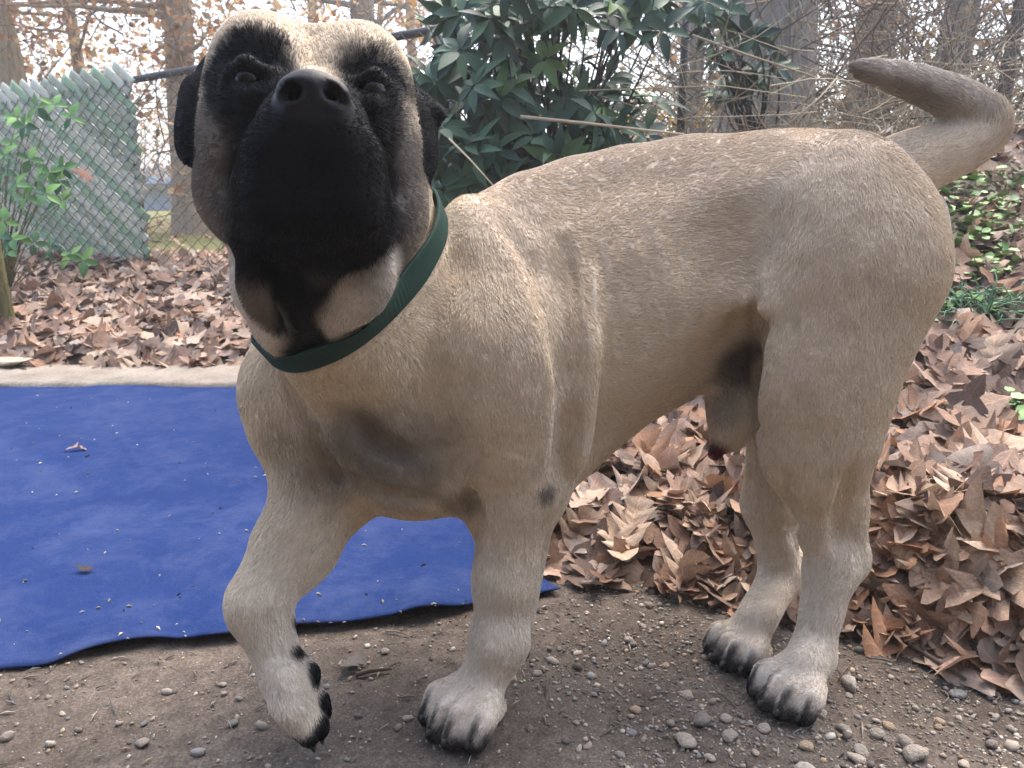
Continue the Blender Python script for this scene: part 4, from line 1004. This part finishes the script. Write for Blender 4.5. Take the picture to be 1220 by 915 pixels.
tree(106, 9.0, rp(14, 9), 7, B_TAN, "narrow straight trunk rising behind the middle of the slatted fence", 900, limb_z=(1.4, 3.4), spread=1.6, nl=9)
tree(226, 8.0, rp(34, 8), 6, B_PALE, "pale pinkish tree behind the open wire with russet leaves", 2200, limb_z=(1.2, 3.4), spread=1.6, nl=14)
tree(440, 9.5, rp(30, 9.5), 7, B_GREY, "grey trunk showing above the right side of the dog's head", 300, pal=TAN, limb_z=(2.2, 4))
tree(458, 12, rp(8, 12), 7, B_PALE, "very thin pale trunk beside the grey trunk above the dog's head", 200, pal=TAN, limb_z=(2.5, 4))
tree(392, 13, rp(12, 13), 7, B_TAN, "slender trunk right above the middle of the dog's forehead", 500, pal=TAN, limb_z=(1.8, 4), spread=1.5)
tree(538, 5.2, rp(30, 5.2), 5, B_GREY, "grey trunk standing directly behind the leafy evergreen shrub", 0, pal=TAN, nl=3, limb_z=(2, 3))
tree(497, 11, rp(12, 11), 7, B_PALE, "pale yellow trunk crossing the top rail right of the dog's ear", 300, pal=GOLD, limb_z=(2, 4))
tree(818, 5.5, rp(16, 5.5), 5, B_GREY, "slender grey trunk behind the wire between shrub and large trunk", 0, pal=GOLD, nl=3, limb_z=(1.8, 3))
tree(910, 4.6, rp(96, 4.6), 5, B_GREY, "large broad grey trunk above the dog's back, hung with dry vines", 0, pal=TAN, nl=3, limb_z=(2.2, 3))
tree(1002, 9.0, rp(18, 9.0), 6, B_PALE, "orange tinted thin trunk between the large trunk and the tail tip", 300, pal=GOLD, limb_z=(1.8, 3.5))
tree(1030, 7.2, rp(30, 7.2), 6, B_GREY, "greyish trunk above the dog's tail tip", 500, pal=TAN, limb_z=(1.5, 3.2))
tree(1110, 6.5, rp(38, 6.5), 6, B_GREY, "wide hazy grey trunk above the bend of the tail", 600, pal=TAN, limb_z=(1.5, 3.2))
tree(1180, 5.8, rp(15, 5.8), 5, B_DARK, "dark blue grey slim trunk near the upper corner above the bank", 200, pal=TAN, limb_z=(1.6, 3), lean=.06)

# woodland mass behind
tw = MB()
def thick(n, xr, yr, zr, rr, vert, c):
    for _ in range(n):
        y = rt_.uniform(*yr); x = rt_.uniform(*xr)*y/6; z = rt_.uniform(*zr); d = rt_.normal(0, 1, 3); d[2] = abs(d[2])*vert
        p_ = twig_path([x, y, max(z, float(ground_z(np.array([x]), np.array([y]))[0]))], d, rt_.uniform(.6, 1.8), 6, .18); tw.tube(p_, np.linspace(rt_.uniform(*rr), .0015, 7), 3, c[rt_.integers(0, len(c))]*rt_.uniform(.6, 1.4), cap=False)
TW = np.array([[.30, .25, .19], [.24, .20, .155], [.38, .32, .24], [.17, .135, .11]])
thick(900, (-4.6, 4.6), (5.5, 12), (.3, 2.6), (.003, .010), 1.5, TW)
thick(900, (.9, 4.8), (6, 11), (.7, 2.6), (.003, .009), 2.2, TW*1.3)
thick(800, (1.2, 4.6), (3.6, 7.5), (.7, 1.7), (.0025, .007), 1.2, TW)
tag(tw.build("distant_twigs", M_TLEAF, None, True, True), kind="stuff")
def cloud(name, n, xr, yr, zr, pal, ls, cl=5.0, thr=.45, seed=1):
    x = rt_.uniform(*xr, n*3); y = rt_.uniform(*yr, n*3); z = rt_.uniform(*zr, n*3)*y/7; p_ = np.stack([x*y/6, y, z+.2], 1)
    k = fbm(p_, 1.1, 3, seed) > thr; p_ = p_[k][:n]; m_ = len(p_)
    o = join_leaves(name, p_, rotmats(m_, 1.0, rt_), rt_.uniform(*ls, m_), pal[rt_.integers(0, len(pal), m_)]*rt_.uniform(.6, 1.3, (m_, 1)), [LQ], M_TLEAF, np.zeros(m_, int)); tag(o, kind="stuff"); return o
cloud("woodland_foliage", 14000, (-4.8, -.6), (7, 15), (.4, 3.2), np.concatenate([WARM*1.3, TAN*1.5]), (.06, .13), seed=4, thr=.44)
cloud("woodland_foliage", 2600, (-1.0, 1.6), (7, 15), (.4, 3.2), np.concatenate([GOLD, TAN]), (.06, .12), seed=8, thr=.46)
cloud("woodland_foliage", 9500, (1.0, 4.8), (5.5, 12), (.6, 3.0), TAN, (.05, .11), seed=12, thr=.42)
cloud("woodland_foliage", 1400, (.2, 2.0), (4.6, 6.5), (.5, 1.4), GOLD, (.04, .08), seed=15, thr=.45)

# pale low building far behind the fence
bx0, bx1 = P(160, 225, 17), P(214, 225, 17); zt, zb_ = P(180, 205, 17)[2], P(180, 262, 17)[2]
sh = empty("shed", ((bx0[0]+bx1[0])/2, 17, zb_)); tag(sh, "low pale blue grey shed far beyond the open wire fence", "shed")
hw_ = (bx1[0]-bx0[0])/2+.3; hh_ = zt-zb_
q = NM("pale_boards", .8, .2); vv = q.coord(); q.base(q.ramp(q.noise(vv, 4, 4), [(.3, (.30, .35, .42)), (.7, (.42, .47, .54))])); b = MB(); b.box((0, 1, hh_*.38), (hw_, 1, hh_*.38)); b.build("wall", q.m, sh, False)
q = NM("roof_sheet", .6, .3); vv = q.coord(); q.base(q.ramp(q.noise(vv, 5, 4), [(.3, (.40, .47, .58)), (.7, (.52, .60, .70))])); b = MB(); b.box((0, 1, hh_*.92), (hw_+.15, 1.25, hh_*.16)); b.build("roof", q.m, sh, False)
q = NM("shed_trim", .8, .2); q.base((.20, .17, .14)); b = MB(); b.box((0, -.28, hh_*.70), (hw_+.2, .04, .05)); b.build("beam", q.m, sh, False)

# ------------------------------------------------------------------ evergreen shrubs
def lance(n=6, wid=.15, droop=.25, fold=.10):
    t = np.linspace(0, 1, n); w_ = wid*np.sin(math.pi*np.clip(t*.97+.03, 0, 1)**.85); v = []
    for i in range(n):
        z = -droop*t[i]**2; v += [[t[i], -w_[i], z+fold*w_[i]], [t[i], 0, z], [t[i], w_[i], z+fold*w_[i]]]
    f = []
    for i in range(n-1): a = 3*i; f += [[a, a+3, a+4, a+1], [a+1, a+4, a+5, a+2]]
    return np.array(v), np.array(f)
EVG = [lance(6, .175, .25, .4), lance(6, .19, .4, .5), lance(6, .165, .6, .4), lance(6, .20, .12, .3)]
q = NM("evergreen_leaf", .55, .35); vv = q.coord(); q.base(q.mix(.5, q.attr("tint"), q.ramp(q.noise(vv, 30, 3), [(.3, (.7, .7, .7)), (.7, (1.25, 1.25, 1.2))]), 'MULTIPLY')); M_EVG = q.m
EG = np.array([[.062, .125, .068], [.048, .100, .058], [.080, .150, .080], [.038, .080, .050], [.10, .175, .085]])*np.array([.66, .70, .66])
LG = np.array([[.11, .20, .055], [.08, .17, .05], [.13, .22, .06]])
def frames(axis, k, n, el):
    a = unit(axis); r = unit(np.cross(a, [.3, .2, .9])); u = np.cross(a, r); ph = 2*math.pi*(k+rt_.uniform(-.2, .2))/n
    x = unit((r*math.cos(ph)+u*math.sin(ph))*math.cos(el)+a*math.sin(el)); y = unit(np.cross(a, x)); z = np.cross(x, y)
    return np.stack([x, y, z], 1)
def shrub(name, label, base_pt, whorls, n_parts, size=(.07, .105), cat="shrub", green=None):
    root = empty(name, base_pt); tag(root, label, cat)
    base_pt = np.asarray(base_pt); st = MB(); Lp, Lr, Ls, Lt = [], [], [], []
    for (c, ax, col_) in whorls:
        mid = (base_pt+c)/2+rt_.normal(0, .05, 3)+np.array([0, 0, .04]); n = 7; t = np.linspace(0, 1, n)[:, None]
        pth = (1-t)**2*(base_pt+rt_.normal(0, .03, 3)*np.array([1, 1, 0]))+2*t*(1-t)*mid+t*t*c; st.tube(pth-base_pt, np.linspace(.007, .002, n), 5)
        nn = rt_.integers(6, 10)
        for k in range(nn):
            R = frames(ax, k, nn, rt_.uniform(-.35, .45)); Lp.append(c+R[:, 0]*.008); Lr.append(R); Ls.append(rt_.uniform(*size)); Lt.append(col_[rt_.integers(0, len(col_))]*rt_.uniform(.75, 1.25))
    st.build("stems", B_DARK, root)
    Lp, Lr, Ls, Lt = map(np.array, (Lp, Lr, Ls, Lt)); _, _, zc = proj(Lp); sc = Ls/zc*in_view(Lp, 0); o_ = np.argsort(-sc)[:n_parts]; rest = np.ones(len(Lp), bool); rest[o_] = False
    pr = [mesh_obj("leaf", EVG[k % 4][0], EVG[k % 4][1], M_EVG, None, True, np.tile((EG if k < 20 else LG)[k % (5 if k < 20 else 3)]*(.8+.4*(k % 4)/3), (len(EVG[0][0]), 1)), link=False) for k in range(26)]
    for i in o_:
        g = Lt[i][0] > .075 and Lt[i][1] > Lt[i][2]*2
        o = pr[rt_.integers(20, 26) if g else rt_.integers(0, 20)].copy(); COL.objects.link(o); o.parent = root
        o.matrix_local = Matrix.Translation((Lp[i]-base_pt).tolist())@Matrix(Lr[i].tolist()).to_4x4()@Matrix.Diagonal((Ls[i],)*3+(1,))
    if rest.any(): tag(join_leaves("foliage", Lp[rest]-base_pt, Lr[rest], Ls[rest], Lt[rest], EVG, M_EVG, None, root), kind="stuff")
def whorl_at(px, py, Y, col_=EG): return (P(px, py, Y), unit(np.array([rt_.normal(0, .5), -.55+rt_.normal(0, .35), .6+rt_.normal(0, .35)])), col_)
wh = []
BUSH = [(545, 120), (530, 165), (560, 195), (590, 150), (600, 90), (615, 200), (640, 130), (650, 175), (680, 110), (700, 150), (720, 125), (745, 150), (575, 60), (620, 40), (660, 50), (690, 20), (730, 15), (560, 20), (600, 10), (640, 5), (530, 70), (520, 215), (570, 225), (770, 10), (520, 135), (580, 175), (655, 205), (690, 185), (720, 180)]
for (a_, b_) in BUSH:
    for k in range(6): wh.append(whorl_at(a_+rt_.normal(0, 20), b_+rt_.normal(0, 17), rt_.uniform(2.25, 2.8), LG if (a_ in (660, 690, 730, 640) and k < 2) else EG))
sb = P(650, 200, 2.6); sb[2] = float(ground_z(sb[:1], sb[1:2])[0])
shrub("evergreen_shrub", "dense dark green broadleaf evergreen shrub behind the dog's neck, in front of the fence", sb, wh, 300)
wh2 = []
for (a_, b_) in [(840, 20), (870, 10), (880, 40), (905, 55), (860, 60), (900, 90), (880, 85), (855, 95), (830, 5)]:
    for k in range(2): wh2.append(whorl_at(a_+rt_.normal(0, 10), b_+rt_.normal(0, 9), rt_.uniform(2.7, 3.1)))
sb = P(905, 130, 3.0); sb[2] = float(ground_z(sb[:1], sb[1:2])[0])
shrub("evergreen_shrub", "smaller blue green evergreen with sparse leaves hanging in front of the large broad trunk", sb, wh2, 200, (.065, .095))

# climbing vine by the slats
wv_ = []
vb = P(4, 310, 3.9); vb[2] = float(ground_z(vb[:1], vb[1:2])[0]); vine = empty("climbing_vine", vb); tag(vine, "bright green leafy vine climbing in front of the slatted fence", "vine")
VLEAF = [lance(5, .24, .15, .4), lance(5, .28, .3, .5)]
q = NM("vine_leaf", .5, .35); vv = q.coord(); q.base(q.mix(.5, q.attr("tint"), q.ramp(q.noise(vv, 40, 3), [(.3, (.75, .75, .7)), (.7, (1.25, 1.2, 1.2))]), 'MULTIPLY')); M_VINE = q.m
VG = np.array([[.10, .24, .055], [.13, .28, .06], [.08, .20, .06], [.16, .30, .07], [.045, .13, .05]])
vp = [mesh_obj("leaf", *VLEAF[k % 2], M_VINE, None, True, np.tile(VG[k % 5], (15, 1)), link=False) for k in range(10)]
st = MB()
for (a_, b_) in [(20, 140), (45, 128), (65, 125), (85, 140), (15, 170), (35, 190), (60, 205), (75, 200), (45, 215), (20, 220), (8, 205), (30, 235), (55, 232), (75, 240), (5, 265), (15, 285), (40, 290), (60, 298), (85, 305), (100, 310), (10, 300), (70, 215), (30, 150), (5, 185)]:
    Y_ = rt_.uniform(3.7, 3.95); c = P(a_, b_, Y_); nn = rt_.integers(4, 6); ax = unit(np.array([rt_.normal(0, .4), -1, .5+rt_.normal(0, .3)]))
    m_ = (vb+c)/2+np.array([-.05, 0, .1]); t = np.linspace(0, 1, 7)[:, None]; st.tube((1-t)**2*vb+2*t*(1-t)*m_+t*t*c-vb, np.linspace(.004, .0015, 7), 4)
    for k in range(nn):
        R = frames(ax, k, nn, rt_.uniform(-.3, .4)); o = vp[rt_.integers(0, 10)].copy(); COL.objects.link(o); o.parent = vine
        o.matrix_local = Matrix.Translation((c-vb+R[:, 0]*.006).tolist())@Matrix(R.tolist()).to_4x4()@Matrix.Diagonal((rt_.uniform(.055, .085),)*3+(1,))
st.build("stems", B_MOSS, vine)
lv, lf_ = LEAFV[2]; bl = mesh_obj("leaf", lv, lf_, M_LEAF, vine, True, np.tile((.30, .16, .10), (len(lv), 1))); leaf_uv(bl, LEAFUV[2]); bl["label"] = "withered reddish brown leaf"
bl.matrix_local = Matrix.Translation((P(100, 206, 3.85)-vb).tolist())@Euler((1.1, .4, 1.0)).to_matrix().to_4x4()@Matrix.Diagonal((.11,)*3+(1,))

# ------------------------------------------------------------------ dry stalks, canes and ground cover
dg = MB(); ST = np.array([[.42, .34, .22], [.34, .27, .17], [.50, .42, .29], [.25, .19, .12], [.36, .33, .20]])
for _ in range(170):
    px = rt_.uniform(540, 1230); py = rt_.uniform(60, 185); Y = rt_.uniform(2.3, 3.3)
    if px < 680 and rt_.random() < .6: continue
    c = P(px, py, Y); gz = float(ground_z(c[:1], c[1:2])[0]); c[2] = max(c[2], gz+.02)
    d = rt_.normal(0, 1, 3)*np.array([1.2, .5, .55]); dg.tube(twig_path(c, d, rt_.uniform(.15, .6), 6, .16), np.linspace(rt_.uniform(.0012, .0024), .0008, 7), 4, ST[rt_.integers(0, 5)]*rt_.uniform(.7, 1.2), cap=False)
for _ in range(420):
    px = rt_.uniform(830, 1230); Y = rt_.uniform(2.8, 3.8); c = P(px, 120, Y); c[2] = float(ground_z(c[:1], c[1:2])[0])-.02
    d = np.array([rt_.normal(0, .45), rt_.normal(0, .3), 1]); dg.tube(twig_path(c, d, rt_.uniform(.12, .5), 5, .22), np.linspace(rt_.uniform(.0012, .0026), .0008, 6), 3, ST[rt_.integers(0, 5)]*rt_.uniform(.55, 1.1), cap=False)
tag(dg.build("dry_grass", M_GRAV, None, True, True), kind="stuff")
def cane(pts, r, label, colr=(.46, .37, .25)):
    stick("dry_cane", [P(*p) for p in pts], np.linspace(r, r*.6, len(pts)), label, "cane", colr)
cane([(620, 139, 2.2), (700, 147, 2.2), (760, 154, 2.22), (815, 160, 2.25)], .0050, "thick straw coloured cane lying across the dark evergreen leaves")
cane([(535, 165, 2.15), (560, 190, 2.1), (592, 226, 2.0)], .0026, "thin pale stalk slanting down between the dog's ear and shoulders", (.50, .42, .26))
cane([(825, 42, 2.6), (880, 62, 2.6), (960, 88, 2.6), (1010, 108, 2.6)], .0042, "long tan stalk slanting across the large broad trunk", (.40, .32, .22))
cane([(940, 148, 2.5), (958, 132, 2.5), (975, 118, 2.5), (998, 92, 2.55)], .0035, "short forked pale stalk standing near the end of the tail", (.44, .37, .25))
cane([(690, 108, 2.3), (860, 102, 2.4), (960, 116, 2.5)], .0020, "fine pale stalk running level above the dog's back", (.46, .40, .25))
gc_p, gc_r = [], []
cl = [(1160, 250, 60, 28), (1190, 270, 45, 30), (1150, 290, 45, 20), (1190, 325, 45, 16), (1170, 370, 60, 18), (1205, 215, 30, 18), (1215, 490, 14, 18), (1140, 225, 30, 15)]
for (a_, b_, sx, sy) in cl:
    for _ in range(int(sx*sy*.075)+10):
        px, py = rt_.normal(a_, sx*.5), rt_.normal(b_, sy*.5)
        ys = np.arange(1.2, 4, .02); qq = np.array([P(px, py, y) for y in ys]); k = np.argmax(qq[:, 2] < ground_z(qq[:, 0], qq[:, 1])+.05)
        gc_p.append(qq[k]+np.array([0, 0, rt_.uniform(.0, .035)]))
gc_p = np.array(gc_p); n = len(gc_p)
RL = (np.array([[-.5, 0, 0], [-.2, .42, .08], [.3, .38, .08], [.5, 0, 0], [.3, -.38, .08], [-.2, -.42, .08]]), np.array([[0, 1, 2, 3], [0, 3, 4, 5]]))
gco = join_leaves("ground_cover", gc_p, rotmats(n, .45, rt_), rt_.uniform(.014, .034, n), np.array([[.17, .31, .08], [.22, .37, .11], [.13, .24, .08], [.26, .39, .14]])[rt_.integers(0, 4, n)], [RL], M_VINE, np.zeros(n, int)); tag(gco, kind="stuff")
gt = MB()
for _ in range(110):
    px, py = rt_.normal(1165, 28), rt_.normal(372, 12); ys = np.arange(1.2, 4, .02); qq = np.array([P(px, py, y) for y in ys]); k = np.argmax(qq[:, 2] < ground_z(qq[:, 0], qq[:, 1])+.05)
    d = np.array([rt_.normal(0, .8), rt_.normal(0, .5)-.2, .7]); p_ = twig_path(qq[k], d, rt_.uniform(.06, .14), 5, .1); p_[3:, 2] -= np.array([.008, .02, .04]); gt.tube(p_, [.0018, .002, .002, .0016, .001, .0004], 4, np.array([.14, .24, .15])*rt_.uniform(.6, 1.5), cap=False)
tag(gt.build("grass_tuft", M_GRAV, None, True, True), kind="stuff")

# ------------------------------------------------------------------ volume added to imitate lens glare veiling the background
hz = MB(); hz.box((0, 30, 3.2), (75, 62, 4.9)); q = NM("glare_veil"); q.n.remove(q.b)
pv = q.new("VolumePrincipled"); pv.inputs["Color"].default_value = (.95, .95, .95, 1); pv.inputs["Density"].default_value = .009; pv.inputs["Anisotropy"].default_value = .35
q.l.new(pv.outputs[0], q.n["Material Output"].inputs["Volume"])
tag(hz.build("glare_haze", q.m, None, False), kind="stuff")
